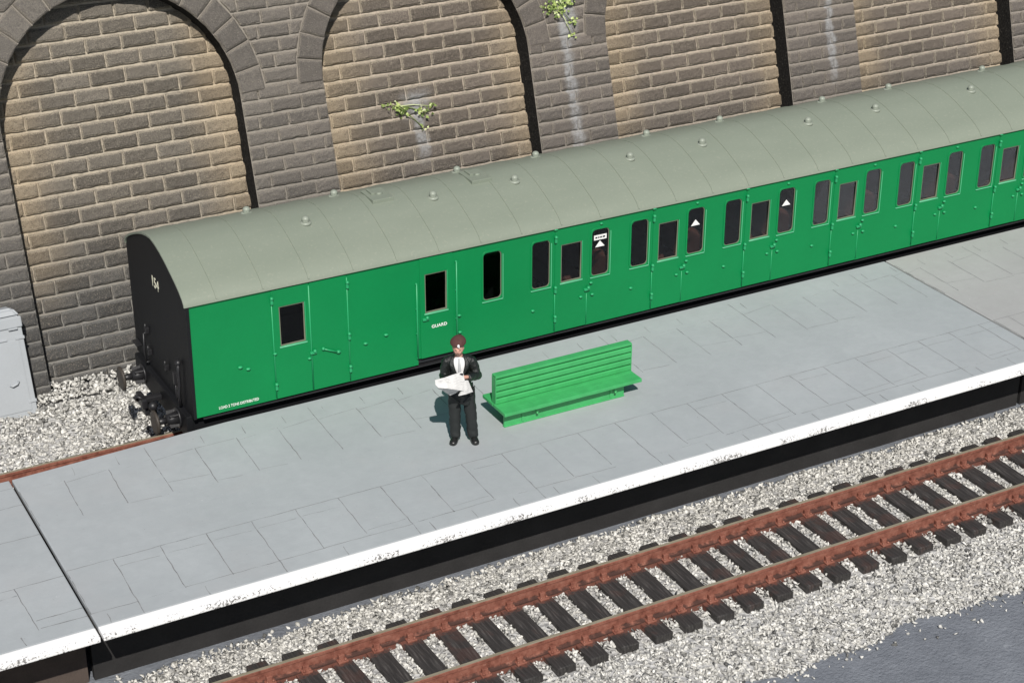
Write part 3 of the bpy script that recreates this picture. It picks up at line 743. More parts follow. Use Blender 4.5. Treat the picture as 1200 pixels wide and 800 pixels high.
# guard's door with flanking grab rails
gd = bigdoor(11.71, 12.31, (11.80, 2.03, 12.20, 2.73), 1.215, 3.03, DF-.004, 'guard_door'); droplight(gd, 11.80, 2.03, 12.20, 2.73, DF-.004)
fittings(gd, [('lock', 11.80, 1.93), ('stop', 12.42, 1.86), ('stop', 12.43, 1.55)], DF)
text('guard_lettering', 'GUARD', .078, M['white'], gd, Matrix.Translation(Vector((12.05, DF-.008, 1.765))+coach_inv) @ Matrix.Rotation(rad(90), 4, 'X'), 1.02, 1.05, .002, .0015)
for x, z0, z1 in ((11.64, 1.25, 2.6), (12.37, 1.3, 2.85)):
    bm = bmesh.new(); add_tube(bm, [(x, YS-.035, z0), (x, YS-.035, z1)], .013, 8)
    for z in np.linspace(z0, z1, 4): add_ball(bm, (x, YS-.02, z), .022, 0, 1)
    adopt(bm_obj('grab_rail', bm, M['detail_green'], gd), coach)
for a, b in ((9.12, 10.43), (11.68, 12.32)):
    bm = bmesh.new(); add_box(bm, a, b, YS-.016, YS, 3.035, 3.072); sh(bm_obj('door_head_shadow', bm, M['black'], coach))  # black strip standing in for the roof's shadow above the doors
bm = bmesh.new(); add_box(bm, 11.67, 12.39, YS+.052, YS+.07, ZB, 1.25); sh(bm_obj('guard_step', bm, M['black'], coach))
text('load_lettering', 'LOAD 2 TONS DISTRIBUTED', .066, M['white'], side, Matrix.Translation(Vector((8.49, YS-.003, 1.195))+coach_inv) @ Matrix.Rotation(rad(90), 4, 'X'), 1.0, .80, .0015, .0008)
# roof
prof = [(24.475, 3.055), (24.488, 3.10), (24.55, 3.175), (24.66, 3.255), (24.80, 3.33), (25.0, 3.42), (25.25, 3.525), (25.5, 3.61), (25.72, 3.66), (CY, 3.685)]
prof = prof+[(2*CY-y, z) for y, z in prof[-2::-1]]
def roof_slice(x, d=0, lo=0, hi=None):
    hi = len(prof) if hi is None else hi
    out = []
    for k in range(lo, hi):
        a, b = prof[max(k-1, 0)], prof[min(k+1, len(prof)-1)]
        n = Vector((0, -(b[1]-a[1]), b[0]-a[0])).normalized()
        out.append((x, prof[k][0]+n.y*d, prof[k][1]+n.z*d))
    return out
V = []; F = []; n = len(prof); xs = list(np.linspace(X0-.03, X1, 60))
for x in xs: V += roof_slice(x)
for i in range(len(xs)-1):
    for k in range(n-1): a = i*n+k; F.append((a, a+n, a+n+1, a+1))
b0 = len(V)
for x in xs: V += roof_slice(x, -.03)
for i in range(len(xs)-1):
    for k in range(n-1): a = b0+i*n+k; F.append((a, a+1, a+n+1, a+n))
    F.append((i*n, b0+i*n, b0+(i+1)*n, (i+1)*n)); F.append((i*n+n-1, (i+1)*n+n-1, b0+(i+1)*n+n-1, b0+i*n+n-1))
for k in range(n-1): F.append((k, k+1, b0+k+1, b0+k))
roof = mesh_obj('roof', V, F, M['roof'], coach, smooth=True); sh(roof)
mod = roof.modifiers.new('ws', 'EDGE_SPLIT'); mod.split_angle = rad(50)
# roof seams
x = 8.24
while x < X1-.2:
    V = []; F = []
    prf = [(-.014, 0), (-.010, .011), (.010, .011), (.014, 0)]
    for a, d in prf: V += roof_slice(x+a, d+.0005, 1, n-1)
    m = n-2
    for i in range(3):
        for k in range(m-1): q = i*m+k; F.append((q, q+m, q+m+1, q+1))
    adopt(mesh_obj('roof_seam', V, F, M['roof'], roof), coach)
    x += .7655
# gutter strip
bm = bmesh.new(); add_box(bm, X0, X1, YS-.008, YS+.02, 3.066, 3.092); adopt(bm_obj('gutter', bm, M['black'], roof), coach)
def roof_z(y):
    for (a, za), (b, zb) in zip(prof, prof[1:]):
        if a <= y <= b: return za+(zb-za)*(y-a)/(b-a)
def ventilator(x, y):
    z = roof_z(y); bm = bmesh.new()
    add_tube(bm, [(x, y, z-.03), (x, y, z+.012), (x, y, z+.014)], [.098, .092, .055], 16)
    add_tube(bm, [(x, y, z), (x, y, z+.055)], .058, 14)
    add_ball(bm, (x, y, z+.058), .064, 0, 2, (1, 1, .85))
    adopt(bm_obj('roof_vent', bm, M['vent'], roof), coach)
for x in (10.17, 12.46, 14.01, 16.32, 17.84, 20.19, 21.76, 24.1, 25.7): ventilator(x, 25.5)
for x in (9.47, 11.02, 13.32, 14.87, 17.17, 18.77, 21.12, 22.72, 25.09): ventilator(x, 26.3)
for x in (11.44, 13.28):
    bm = bmesh.new(); z = roof_z(25.62)
    add_box(bm, x-.02, x+.36, 25.62, 26.12, z-.05, roof_z(25.93)+.018, .01)
    add_box(bm, x+.06, x+.12, 25.85, 26.08, z, roof_z(25.93)+.05, .01); add_ball(bm, (x+.2, 25.85, roof_z(25.85)+.03), .045, 0, 2, (1.3, 1, .7))
    adopt(bm_obj('tank_filler', bm, M['roof'], roof), coach)
# ends
def end_face(name, x, mat, flip):
    loop = [(YS, ZB-.02)]+[(y, z) for _, y, z in roof_slice(0, -.012)]+[(2*CY-YS, ZB-.02)]
    V = [(x, y, z) for y, z in loop]+[(x+.05, y, z) for y, z in loop]; m = len(loop)
    F = [tuple(range(m)), tuple(range(2*m-1, m-1, -1))]+[(k, (k+1) % m, m+(k+1) % m, m+k) for k in range(m)]
    bm = bmesh.new(); vs = [bm.verts.new(v) for v in V]
    for f in F: bm.faces.new([vs[q] for q in f])
    bmesh.ops.recalc_face_normals(bm, faces=bm.faces[:])
    return sh(bm_obj(name, bm, mat, coach))
end = end_face('end_panel', X0-.004, M['black'], 0); end_face('end_panel', X1-.05, M['black'], 1)
RE = Matrix.Rotation(rad(-90), 4, 'Z') @ Matrix.Rotation(rad(90), 4, 'X')
text('number_lettering', '154', .26, M['cream'], end, Matrix.Translation(Vector((X0-.007, 25.95, 2.87))+coach_inv) @ RE, 1.0, .95, .002, .002)
for y, z in ((26.55, 1.80), (26.5, 1.42), (25.63, 1.53)):
    bm = bmesh.new(); add_box(bm, X0-.07, X0, y-.03, y+.03, z-.05, z+.05, .01); add_tube(bm, [(X0-.06, y, z), (X0-.06, y, z+.12)], .016, 8)
    adopt(bm_obj('lamp_bracket', bm, M['iron'], end), coach)
bm = bmesh.new(); add_tube(bm, [(X0-.08, 26.62, 1.72), (X0-.09, 26.62, 1.4), (X0-.08, 26.6, 1.2)], .014, 8); add_tube(bm, [(X0-.02, 26.62, 1.72), (X0-.08, 26.62, 1.72)], .014, 8); add_tube(bm, [(X0-.02, 26.6, 1.2), (X0-.08, 26.6, 1.2)], .014, 8)
adopt(bm_obj('handrail', bm, M['iron'], end), coach)
for z in (1.30,):
    bm = bmesh.new(); add_box(bm, X0-.10, X0, 27.02, 27.26, z, z+.03, .006); adopt(bm_obj('end_step', bm, M['iron'], end), coach)
# pipes on the end
bm = bmesh.new(); add_ball(bm, (X0-.06, 24.93, 1.93), .05); add_tube(bm, [(X0-.06, 24.93, 1.93), (X0-.07, 24.93, 1.75), (X0-.06, 24.95, 1.55), (X0-.08, 24.97, 1.36), (X0-.06, 24.97, 1.15)], .026, 10)
adopt(bm_obj('heating_pipe', bm, M['iron'], end), coach)
bm = bmesh.new(); add_box(bm, X0-.06, X0, 25.22, 25.28, 1.40, 1.62, .01); add_tube(bm, [(X0-.03, 25.25, 1.42), (X0-.03, 25.26, 1.0)], .012, 8); adopt(bm_obj('brake_pipe', bm, M['iron'], end), coach)
# underframe
bm = bmesh.new(); add_box(bm, X0-.02, X1, YS+.14, YS+.22, .78, ZB, .01); add_box(bm, X0-.02, X1, 2*CY-YS-.22, 2*CY-YS-.14, .78, ZB, .01); add_box(bm, X0, X1, YS+.22, 2*CY-YS-.22, ZB-.10, ZB-.04)
sh(bm_obj('underframe', bm, M['black'], coach))
bm = bmesh.new(); add_box(bm, X0+.15, X1-.1, YS+.0, YS+.12, ZB-.055, ZB-.03, .005); sh(bm_obj('footboard', bm, M['iron'], coach))
bm = bmesh.new(); add_box(bm, X0-.09, X0+.02, YS+.12, 2*CY-YS-.12, .70, ZB-.01, .015); beam = sh(bm_obj('buffer_beam', bm, M['black'], coach))
for y in (CY-.865, CY+.865):
    bm = bmesh.new()
    add_tube(bm, [(X0-.09, y, .9), (X0-.12, y, .9)], .17, 16); add_tube(bm, [(X0-.1, y, .9), (X0-.30, y, .9)], [.115, .085], 16); add_tube(bm, [(X0-.28, y, .9), (X0-.45, y, .9)], .055, 12)
    for a in range(4): add_box(bm, X0-.26, X0-.1, y-.012, y+.012, .9+.05, .9+.15, 0, 0, Matrix.Translation((0, y, .9)) @ Matrix.Rotation(rad(45+90*a), 4, 'X') @ Matrix.Translation((0, -y, -.9)))
    buf = sh(bm_obj('buffer', bm, M['iron'], coach))
    bm = bmesh.new(); add_tube(bm, [(X0-.44, y, .9), (X0-.455, y, .9), (X0-.49, y, .9), (X0-.50, y, .9)], [.16, .205, .205, .15], 28); adopt(bm_obj('buffer_head', bm, M['bufferface'], buf), coach)
bm = bmesh.new(); add_box(bm, X0-.42, X0-.08, CY-.06, CY+.06, .84, .93, .02); add_box(bm, X0-.46, X0-.36, CY-.18, CY+.18, .80, .98, .03); add_tube(bm, [(X0-.4, CY-.13, .95), (X0-.5, CY-.1, 1.02), (X0-.52, CY+.02, .95), (X0-.46, CY+.08, .86)], .03, 8)
add_box(bm, X0-.40, X0-.2, CY-.1, CY+.14, .62, .82, .03); add_ball(bm, (X0-.3, CY-.22, .85), .08)
sh(bm_obj('coupling', bm, M['iron'], coach))
# bogies with wheels standing on the rails
def bogie(xc):
    bm = bmesh.new()
    for s in (-1, 1):
        y = CY+s*.98
        add_box(bm, xc-1.75, xc+1.75, y-.05, y+.05, .42, .60, .02)
        for dx in (-1.3, 1.3): add_box(bm, xc+dx-.14, xc+dx+.14, y-.09, y+.09, .22, .52, .03); add_tube(bm, [(xc+dx, y+s*.08, .36), (xc+dx, y+s*.15, .36)], .08, 12)
        add_box(bm, xc-.4, xc+.4, y-.08, y+.08, .30, .75, .03)
    add_box(bm, xc-.25, xc+.25, CY-1.0, CY+1.0, .5, ZB-.10, .03)
    b = sh(bm_obj('bogie', bm, M['black'], coach))
    for dx in (-1.3, 1.3):
        for s in (-1, 1):
            bm = bmesh.new(); y = CY+s*.61
            add_tube(bm, [(xc+dx, y-s*.075, .27), (xc+dx, y-s*.045, .27)], .50, 28); add_tube(bm, [(xc+dx, y-s*.045, .27), (xc+dx, y+s*.06, .27)], .46, 28); add_tube(bm, [(xc+dx, CY, .27), (xc+dx, y, .27)], .07, 10)
            adopt(bm_obj('wheel', bm, M['iron'], b), coach)
bogie(10.1); bogie(25.6)

# ------------------------------------------------------------------ platform bench
bx, by = 13.2, 22.41
bench = thing('platform_bench', 'bright green double-sided slatted bench standing on the platform', 'bench', (bx, by, PZ))
for s_, xa, xb in ((-1, 12.01, 14.22), (1, 12.2, 14.2)):     # long boards the bench stands on
    bm = bmesh.new(); y = by+s_*.225
    add_box(bm, xa-bx, xb-bx, y-.02-by, y+.02-by, 0, .272, .006); add_box(bm, xa-.005-bx, xb+.004-bx, y-.032-by, y+.032-by, 0, .028, .008); bm_obj('base_board', bm, M['bench'], bench)
for s_, y0, y1 in ((-1, 22.01, 22.40), (1, 22.42, 22.76)):
    bm = bmesh.new(); nb = 3
    for k in range(nb):
        a = y0-by+(y1-y0)*k/nb; b = y0-by+(y1-y0)*(k+1)/nb
        add_box(bm, 11.935-bx, 14.46-bx, a-.001, b+.001, .27, .328+random.uniform(-.002, .002), .010)
    bmesh.ops.subdivide_edges(bm, edges=[e for e in bm.edges if e.calc_length() > 1], cuts=14)
    for v in bm.verts: v.co += Vector((0, random.uniform(-.002, .002), random.uniform(-.002, .002)))
    bm_obj('seat', bm, M['bench'], bench)
bm = bmesh.new()   # backrest: core board with rounded slats on both faces, capped at both ends
add_box(bm, 11.955-bx, 14.46-bx, -.03, .03, .30, .82, .008)
for k in range(4):
    z = .375+.112*k
    for s_ in (-1, 1):
        b = bmesh.new(); bmesh.ops.create_cube(b, size=1)
        for v in b.verts: v.co = Vector(((11.96+14.455)/2-bx+v.co.x*2.495, s_*.044+v.co.y*.036, z+v.co.z*.088))
        bmesh.ops.bevel(b, geom=[e for e in b.edges if abs((e.verts[0].co-e.verts[1].co).x) > 1], offset=.017, segments=3, affect='EDGES', profile=.5)
        join(bm, b)
add_box(bm, 11.955-bx, 14.46-bx, -.07, .07, .785, .832, .014)
for x in (11.95, 14.45): add_box(bm, x-bx, x+.016-bx, -.066, .066, .31, .80, .006)
bm_obj('backrest', bm, M['bench'], bench)
for x in (12.32, 13.95):
    bm = bmesh.new(); add_box(bm, x-bx, x+.04-bx, -.26, .26, .03, .272, .006); bm_obj('cross_board', bm, M['bench'], bench)
for x in (12.55, 14.0):
    bm = bmesh.new(); add_box(bm, x-bx, x+.045-bx, -.315, -.27, .16, .275, .01); add_ball(bm, (x+.02-bx, -.31, .15), .022, 0, 1); bm_obj('seat_bracket', bm, M['bench'], bench)

# ------------------------------------------------------------------ lineside cabinet
kx = 6.275
cab = thing('lineside_cabinet', 'pale grey lineside equipment cabinet leaning against the wall beside the ballast', 'equipment cabinet', (kx, 28.76, -.47)); cab.rotation_euler = (-LEAN, 0, 0)
bm = bmesh.new(); add_box(bm, -1.9, -.01, 0, .38, -.05, 1.62, .012); bm_obj('body', bm, M['cabinet'], cab)
bm = bmesh.new(); add_box(bm, -1.93, .006, -.03, .41, 1.60, 1.79, .02)
b = bmesh.new(); vs = [b.verts.new(p) for p in ((-1.93, -.035, 1.78), (.008, -.035, 1.78), (.008, .40, 1.78), (-1.93, .40, 1.78), (-1.83, .02, 1.945), (-.10, .02, 1.945), (-.10, .38, 1.945), (-1.83, .38, 1.945))]
for f in ((0, 1, 5, 4), (1, 2, 6, 5), (2, 3, 7, 6), (3, 0, 4, 7), (4, 5, 6, 7), (3, 2, 1, 0)): b.faces.new([vs[q] for q in f])
bmesh.ops.recalc_face_normals(b, faces=b.faces[:]); bmesh.ops.bevel(b, geom=b.edges[:], offset=.045, segments=3, affect='EDGES'); join(bm, b)
bm_obj('lid', bm, M['cabinet'], cab, smooth=False)
bm = bmesh.new(); add_box(bm, -1.8, -.10, -.012, .0, .12, 1.38, .005); door = bm_obj('door', bm, M['cabinet'], cab)
bm = bmesh.new(); add_tube(bm, [(-.40, -.02, .62), (-.36, -.05, .60), (-.28, -.05, .625), (-.24, -.02, .66)], .02, 8); bm_obj('handle', bm, M['cabinet'], door)
for z, a in ((1.41, -.16), (.27, -.14)):
    bm = bmesh.new(); add_box(bm, a, .006, -.02, .02, z-.025, z+.03, .008); bm_obj('hinge', bm, M['cabinet'], cab)
bm = bmesh.new(); add_box(bm, -.62, -.30, -.022, .01, 1.395, 1.425, .006); add_box(bm, -.25, -.09, -.05, -.0, 1.57, 1.60, .008); bm_obj('clip', bm, M['cabinet'], cab)

# ------------------------------------------------------------------ man with a newspaper
MX, MY = 11.27, 22.1
man = thing('person', 'standing figure in black jacket and maroon beret reading a newspaper on the platform', 'person', (MX, MY, PZ))
man.rotation_euler = (0, 0, rad(-26))
def lx(p):   # small lean of the whole figure towards its right
    return (p[0]-.050*p[2], p[1], p[2])
def skin(points, edges, radii, root=0, sub=2):
    me = bpy.data.meshes.new('sk'); me.from_pydata([lx(p) for p in points], edges, [])
    o = bpy.data.objects.new('sk', me); C.objects.link(o); m = o.modifiers.new('s', 'SKIN'); m.use_smooth_shade = True
    for v, r in zip(me.skin_vertices[0].data, radii):
        v.radius = r if isinstance(r, tuple) else (r, r); v.use_root = False
    me.skin_vertices[0].data[root].use_root = True
    if sub: o.modifiers.new('d', 'SUBSURF').levels = sub
    dg = bpy.context.evaluated_depsgraph_get(); r = bpy.data.meshes.new_from_object(o.evaluated_get(dg)); bpy.data.objects.remove(o)
    return r
def head_mesh(c, yaw, pitch):
    bm = bmesh.new(); bmesh.ops.create_uvsphere(bm, u_segments=40, v_segments=30, radius=1)
    g = lambda p, q, s: math.exp(-((p[0]-q[0])**2+(p[1]-q[1])**2+(p[2]-q[2])**2)/(s*s))
    for v in bm.verts:
        p = v.co.copy(); x, y, z = p
        w = 1-.22*max(0, -z)**1.5-(.06*max(0, -z) if y > 0 else 0)
        q = Vector((x*.082*w, y*.104*(1-.12*max(0, -z)*(1 if y > 0 else .2)), z*.128))
        d = 0
        d += .024*g(p, (0, -1.0, -.10), .17)+.010*g(p, (0, -1.0, .12), .14)          # nose
        d += .010*g(p, (0, -.78, -.74), .26)                                         # chin
        d += .009*(g(p, (.35, -.92, .22), .2)+g(p, (-.35, -.92, .22), .2))           # brows
        d -= .013*(g(p, (.34, -.95, .03), .17)+g(p, (-.34, -.95, .03), .17))         # sockets
        d += .006*(g(p, (.45, -.85, -.22), .22)+g(p, (-.45, -.85, -.22), .22))       # cheeks
        d += .007*g(p, (0, -.93, -.40), .14)-.007*g(p, (0, -.92, -.475), .07)+.006*g(p, (0, -.9, -.55), .10)   # lips
        d += .012*(g(p, (1, .05, -.02), .2)+g(p, (-1, .05, -.02), .2))               # ears
        v.co = q+Vector((x, y, z)).normalized()*d
    bmesh.ops.transform(bm, matrix=Matrix.Translation(c) @ Matrix.Rotation(yaw, 4, 'Z') @ Matrix.Rotation(pitch, 4, 'X'), verts=bm.verts[:])
    return bm
HC = Vector(lx((0, -.07, 1.645))); YAW, PIT = rad(-4), rad(7)
# bare body: one continuous surface
P = [(0, .0, .95), (0, .01, 1.15), (0, .01, 1.36), (0, -.01, 1.47), (0, -.05, 1.59),
     (.11, 0, .90), (.125, -.01, .50), (.13, .02, .09), (.15, -.13, .035),
     (-.11, 0, .90), (-.12, -.02, .50), (-.13, .02, .09), (-.165, -.13, .035),
     (.185, .01, 1.385), (.245, .02, 1.14), (.10, -.25, 1.235), (.035, -.31, 1.265),
     (-.185, .01, 1.385), (-.25, .03, 1.13), (-.215, -.25, 1.10), (-.19, -.33, 1.10)]
E_ = [(0, 1), (1, 2), (2, 3), (3, 4), (0, 5), (5, 6), (6, 7), (7, 8), (0, 9), (9, 10), (10, 11), (11, 12), (2, 13), (13, 14), (14, 15), (15, 16), (2, 17), (17, 18), (18, 19), (19, 20)]
Rr = [(.13, .09), (.12, .085), (.12, .08), .065, .055, .07, .05, .036, .03, .07, .05, .036, .03, .045, .038, .03, (.035, .02), .045, .038, .03, (.035, .02)]
bm = bmesh.new(); bm.from_mesh(skin(P, E_, Rr)); hb = head_mesh(HC, YAW, PIT); join(bm, hb)
def finger(p, d1, d2, L, r):
    p = Vector(lx(p)); d1 = Vector(d1).normalized(); d2 = Vector(d2).normalized()
    add_tube(bm, [p-d1*.02, p+d1*L*.45, p+d1*L*.45+d2*L*.3, p+d1*L*.4+d2*L*.55], [r, r, r*.92, r*.7], 8)
for k in range(4):     # left hand closes inwards over the paper, right hand under it
    finger((.03-.006*k, -.325+.01*k, 1.295-.024*k), (-.8, -.5, 0), (-.7, .5, -.3), (.085, .095, .09, .07)[k], .0125)
    finger((-.215+.024*k, -.345, 1.105), (.05, -1, .1), (.1, -.3, .9), (.075, .09, .095, .085)[k], .0125)
finger((.045, -.32, 1.305), (-.3, -.5, .8), (-.7, -.4, .2), .065, .014); finger((-.165, -.32, 1.12), (.5, -.6, .6), (.1, -.9, .2), .065, .014)
bmb = bm_obj('body', bm, M['skin'], man, smooth=True)
mod = bmb.modifiers.new('r', 'REMESH'); mod.mode = 'VOXEL'; mod.voxel_size = .0075; mod.use_smooth_shade = True
def cloth(name, P, E_, Rr, mat, root=0, extra=None, sub=2, noise=.0):
    me = skin(P, E_, Rr, root, sub); bm = bmesh.new(); bm.from_mesh(me)
    if noise:
        for v in bm.verts:
            c = v.co; v.co += v.normal*noise*(math.sin(c.z*38+c.x*21)+math.sin(c.z*61-c.y*33+c.x*17)+.6*math.sin(c.x*80+c.z*23))
    if extra: extra(bm)
    return bm_obj(name, bm, mat, man, smooth=True)
# jacket: torso skirt to the hips and both sleeves
def sleeves(bm):
    for sg, sh_, el, wr in ((1, (.178, .01, 1.385), (.25, .02, 1.135), (.115, -.235, 1.215)), (-1, (-.178, .01, 1.385), (-.24, .03, 1.13), (-.222, -.225, 1.10))):
        S_, E2, W2 = Vector(lx(sh_)), Vector(lx(el)), Vector(lx(wr))
        add_tube(bm, [S_, (S_+E2)/2+Vector((sg*.012, 0, 0)), E2], [.080, .077, .074], 16); add_tube(bm, [E2, (E2+W2)/2, W2], [.078, .072, .06], 16)
        add_ball(bm, S_, .083, 0, 3, (1, 1, .85)); add_ball(bm, E2, .082, 0, 3)
        add_tube(bm, [Vector(lx((0, .01, 1.40))), S_], [.11, .085], 14)
jk = cloth('jacket', [(0, .015, .66), (0, .0, .93), (0, .01, 1.14), (0, .015, 1.33), (0, .0, 1.43)], [(0, 1), (1, 2), (2, 3), (3, 4)],
      [(.225, .15), (.20, .145), (.18, .135), (.195, .135), (.12, .10)], M['jacket'], 1, sleeves, 2, .0035)
m_ = jk.modifiers.new('r', 'REMESH'); m_.mode = 'VOXEL'; m_.voxel_size = .009; m_.use_smooth_shade = True
m_ = jk.modifiers.new('s', 'SMOOTH'); m_.iterations = 3; m_.factor = .5
dt = bpy.data.textures.new('folds', 'CLOUDS'); dt.noise_scale = .09
m_ = jk.modifiers.new('f', 'DISPLACE'); m_.texture = dt; m_.strength = .03; m_.mid_level = .5; m_.texture_coords = 'LOCAL'
cloth('trousers', [(0, .0, .93), (.105, 0, .84), (.125, -.01, .48), (.135, .0, .12), (.138, -.02, .05), (-.105, 0, .84), (-.122, -.02, .48), (-.135, .0, .12), (-.138, -.02, .05)],
      [(0, 1), (1, 2), (2, 3), (3, 4), (0, 5), (5, 6), (6, 7), (7, 8)], [(.165, .125), (.118, .118), (.092, .098), (.083, .09), (.082, .095), (.118, .118), (.092, .098), (.083, .09), (.082, .095)], M['trouser'], 0, None, 2, .004)
for s in (1, -1):
    a = .16 if s > 0 else -.2
    cloth('shoe', [(s*.135, .05, .045), (s*.142, -.03, .05), (s*.142+a*.15, -.12, .038), (s*.142+a*.3, -.19, .03)], [(0, 1), (1, 2), (2, 3)], [(.06, .05), (.066, .065), (.068, .052), (.054, .040)], M['shoe'], 1)
def patch(name, rows, mat, th=.006, par=man):
    n = len(rows[0]); V = [lx(p) for r in rows for p in r]; F = [(i*n+k, i*n+k+1, (i+1)*n+k+1, (i+1)*n+k) for i in range(len(rows)-1) for k in range(n-1)]
    o = mesh_obj(name, V, F, mat, par, smooth=True); m = o.modifiers.new('t', 'SOLIDIFY'); m.thickness = th; m.offset = 0
    m = o.modifiers.new('d', 'SUBSURF'); m.levels = m.render_levels = 2
    return o
patch('shirt', [[(-.075, -.075, 1.50), (0, -.095, 1.50), (.075, -.075, 1.50)], [(-.095, -.135, 1.42), (0, -.155, 1.42), (.095, -.135, 1.42)], [(-.07, -.152, 1.32), (0, -.165, 1.32), (.07, -.152, 1.32)], [(-.035, -.150, 1.21), (0, -.158, 1.21), (.035, -.15, 1.21)]], M['shirt'], .012)
patch('tie', [[(-.022, -.112, 1.50), (.022, -.112, 1.50)], [(-.018, -.165, 1.43), (.018, -.165, 1.43)], [(-.026, -.177, 1.33), (.026, -.177, 1.33)], [(-.028, -.172, 1.23), (.028, -.172, 1.23)]], M['tie'], .012)
for s in (1, -1):
    patch('lapel', [[(s*.065, -.06, 1.51), (s*.12, -.06, 1.49)], [(s*.10, -.148, 1.42), (s*.165, -.125, 1.41)], [(s*.075, -.165, 1.31), (s*.13, -.15, 1.33)], [(s*.03, -.165, 1.19), (s*.055, -.165, 1.19)]], M['jacket'], .016)
# hair and beret with its badge
HM = Matrix.Translation(HC) @ Matrix.Rotation(YAW, 4, 'Z') @ Matrix.Rotation(PIT, 4, 'X')
bm = bmesh.new(); bmesh.ops.create_uvsphere(bm, u_segments=28, v_segments=20, radius=1)
for v in bm.verts:
    x, y, z = v.co; v.co = HM @ Vector((x*.089, .010+y*.104, .012+z*.125))
bmesh.ops.delete(bm, geom=[v for v in bm.verts if (HM.inverted() @ v.co).y < -.012 or (HM.inverted() @ v.co).z < -.07], context='VERTS')
bm_obj('hair', bm, M['hair'], man, smooth=True)
bm = bmesh.new()
for sx in (-1, 1):
    add_ball(bm, HM @ Vector((sx*.030, -.091, .004)), .009, 0, 2, (1.2, .7, .7)); add_tube(bm, [HM @ Vector((sx*.016, -.098, .027)), HM @ Vector((sx*.032, -.097, .030)), HM @ Vector((sx*.048, -.086, .025))], .003, 6)
add_tube(bm, [HM @ Vector((-.024, -.098, -.058)), HM @ Vector((0, -.103, -.055)), HM @ Vector((.024, -.098, -.058))], .003, 6)
bm = bm_obj('facial_features', bm, M['hair'], man, smooth=True)
bm = bmesh.new(); bmesh.ops.create_uvsphere(bm, u_segments=36, v_segments=24, radius=1)
for v in bm.verts:
    x, y, z = v.co; zz = z*.080 if z > 0 else z*.05
    f = 1.0 if z > -.55 else .94
    v.co = HM @ Vector((x*.121*f+.012*z, .004+y*.130*f, .108+(zz if z > 0 else zz*.8)+.006*math.sin(3*x+1)+.012*y))
ber = bm_obj('beret', bm, M['beret'], man, smooth=True)
bm = bmesh.new(); add_ball(bm, HM @ Vector((.012, -.122, .106)), .022, 0, 2, (.9, .5, 1.3)); add_ball(bm, HM @ Vector((.022, -.120, .084)), .014, 0, 2, (.8, .5, 1)); bm_obj('cap_badge', bm, M['white'], ber)
# newspaper: folded sheets held in front of him (modelled in world metres, then moved to its own base)
PO = Vector((10.85, 21.75, PZ+1.02))
news = thing('newspaper', 'open white newspaper held up by the standing figure in the beret', 'newspaper', PO)
def sheet(name, rows, mat, th=.014):
    n = len(rows[0]); V = [Vector(p)+Vector((MX, MY, PZ))-PO for r in rows for p in r]
    F = [(i*n+k, i*n+k+1, (i+1)*n+k+1, (i+1)*n+k) for i in range(len(rows)-1) for k in range(n-1)]
    o = mesh_obj(name, V, F, mat, news); m = o.modifiers.new('t', 'SOLIDIFY'); m.thickness = th
    m = o.modifiers.new('d', 'SUBSURF'); m.subdivision_type = 'SIMPLE'; m.levels = m.render_levels = 1; return o
sheet('front_sheet', [[(-.62, -.26, 1.325), (-.47, -.28, 1.335), (-.31, -.28, 1.355), (-.16, -.27, 1.36)],
                      [(-.65, -.33, 1.285), (-.48, -.37, 1.29), (-.33, -.38, 1.28), (-.18, -.37, 1.25)],
                      [(-.62, -.37, 1.245), (-.49, -.42, 1.225), (-.36, -.44, 1.18), (-.24, -.44, 1.13)]], M['paper'])
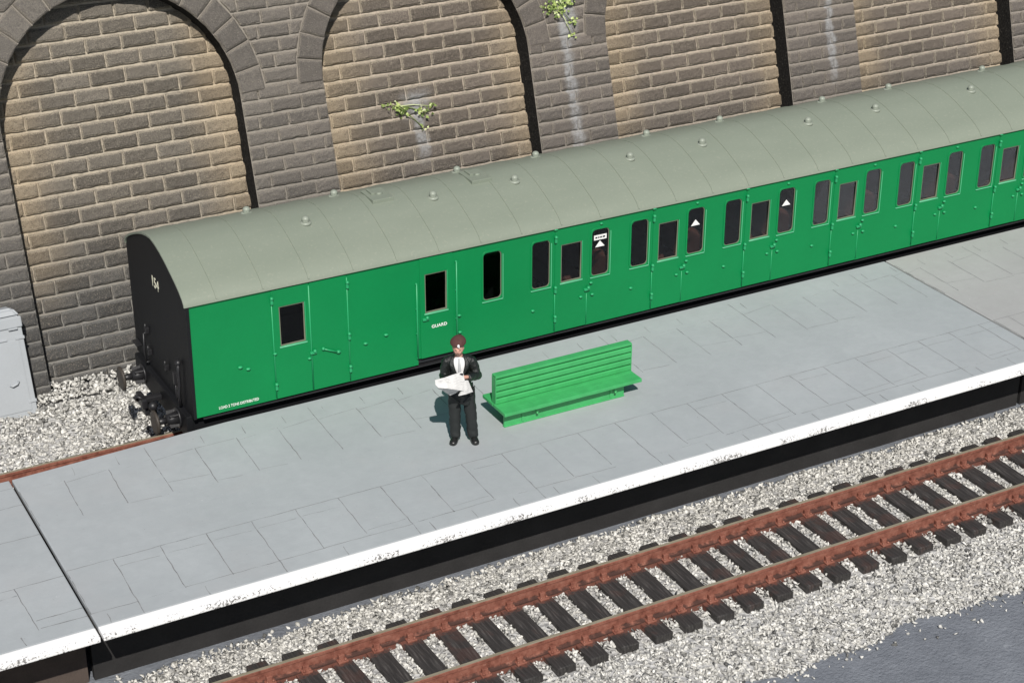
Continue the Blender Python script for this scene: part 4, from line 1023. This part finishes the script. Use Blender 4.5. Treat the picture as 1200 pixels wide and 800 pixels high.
sheet('back_sheet', [[(-.61, -.35, 1.235), (-.50, -.36, 1.235), (-.38, -.37, 1.20), (-.26, -.39, 1.15)],
                     [(-.585, -.29, 1.20), (-.50, -.29, 1.17), (-.40, -.30, 1.12), (-.30, -.32, 1.07)],
                     [(-.55, -.22, 1.17), (-.48, -.22, 1.12), (-.42, -.23, 1.06), (-.36, -.25, 1.01)]], M['paper'])
sheet('folded_corner', [[(-.20, -.33, 1.24), (-.15, -.32, 1.23), (-.11, -.31, 1.215)],
                        [(-.24, -.40, 1.14), (-.16, -.39, 1.13), (-.085, -.36, 1.11)],
                        [(-.32, -.43, 1.07), (-.20, -.42, 1.06), (-.065, -.38, 1.05)]], M['paper'], .03)
bm = bmesh.new(); add_box(bm, -.045, .045, -.03, .03, -.04, .04, .018); wrist = bm_obj('wristwatch', bm, M['dark'], man, lx((.005, -.345, 1.315)))

# ------------------------------------------------------------------ light, sky, camera
EL = math.atan2(1, math.hypot(.354, .9)); AZ = math.atan2(-.354, -.9)
w = bpy.data.worlds.new('World'); sc.world = w; w.use_nodes = True
nt = w.node_tree; sky = nt.nodes.new('ShaderNodeTexSky'); sky.sky_type = 'NISHITA'; sky.sun_disc = False
sky.sun_elevation = EL; sky.sun_rotation = AZ % (2*math.pi)
bg = nt.nodes['Background']; nt.links.new(sky.outputs[0], bg.inputs[0]); bg.inputs[1].default_value = .055
sun = bpy.data.lights.new('sun', 'SUN'); sun.energy = 4.8; sun.angle = rad(.5); sun.color = (1, .955, .89)
so = bpy.data.objects.new('sun', sun); link(so); so.rotation_euler = Vector((.354, .9, -1)).to_track_quat('-Z', 'Y').to_euler()
cam = bpy.data.cameras.new('camera'); co = bpy.data.objects.new('camera', cam); link(co); sc.camera = co
cam.sensor_width = 36; cam.lens = 36*2142.75/1200; cam.clip_start = .1; cam.clip_end = 400
Rc = Matrix(((0.8776, -0.4795, 0.0023), (-0.2113, -0.3910, -0.8958), (0.4304, 0.7856, -0.4445)))
right, up, back = Rc[0], -Rc[1], -Rc[2]
co.matrix_world = Matrix(((right.x, up.x, back.x, 0), (right.y, up.y, back.y, 0), (right.z, up.z, back.z, 15), (0, 0, 0, 1)))
vs = sc.view_settings; vs.view_transform = 'Standard'; vs.look = 'None'; vs.exposure = 0; vs.gamma = 1
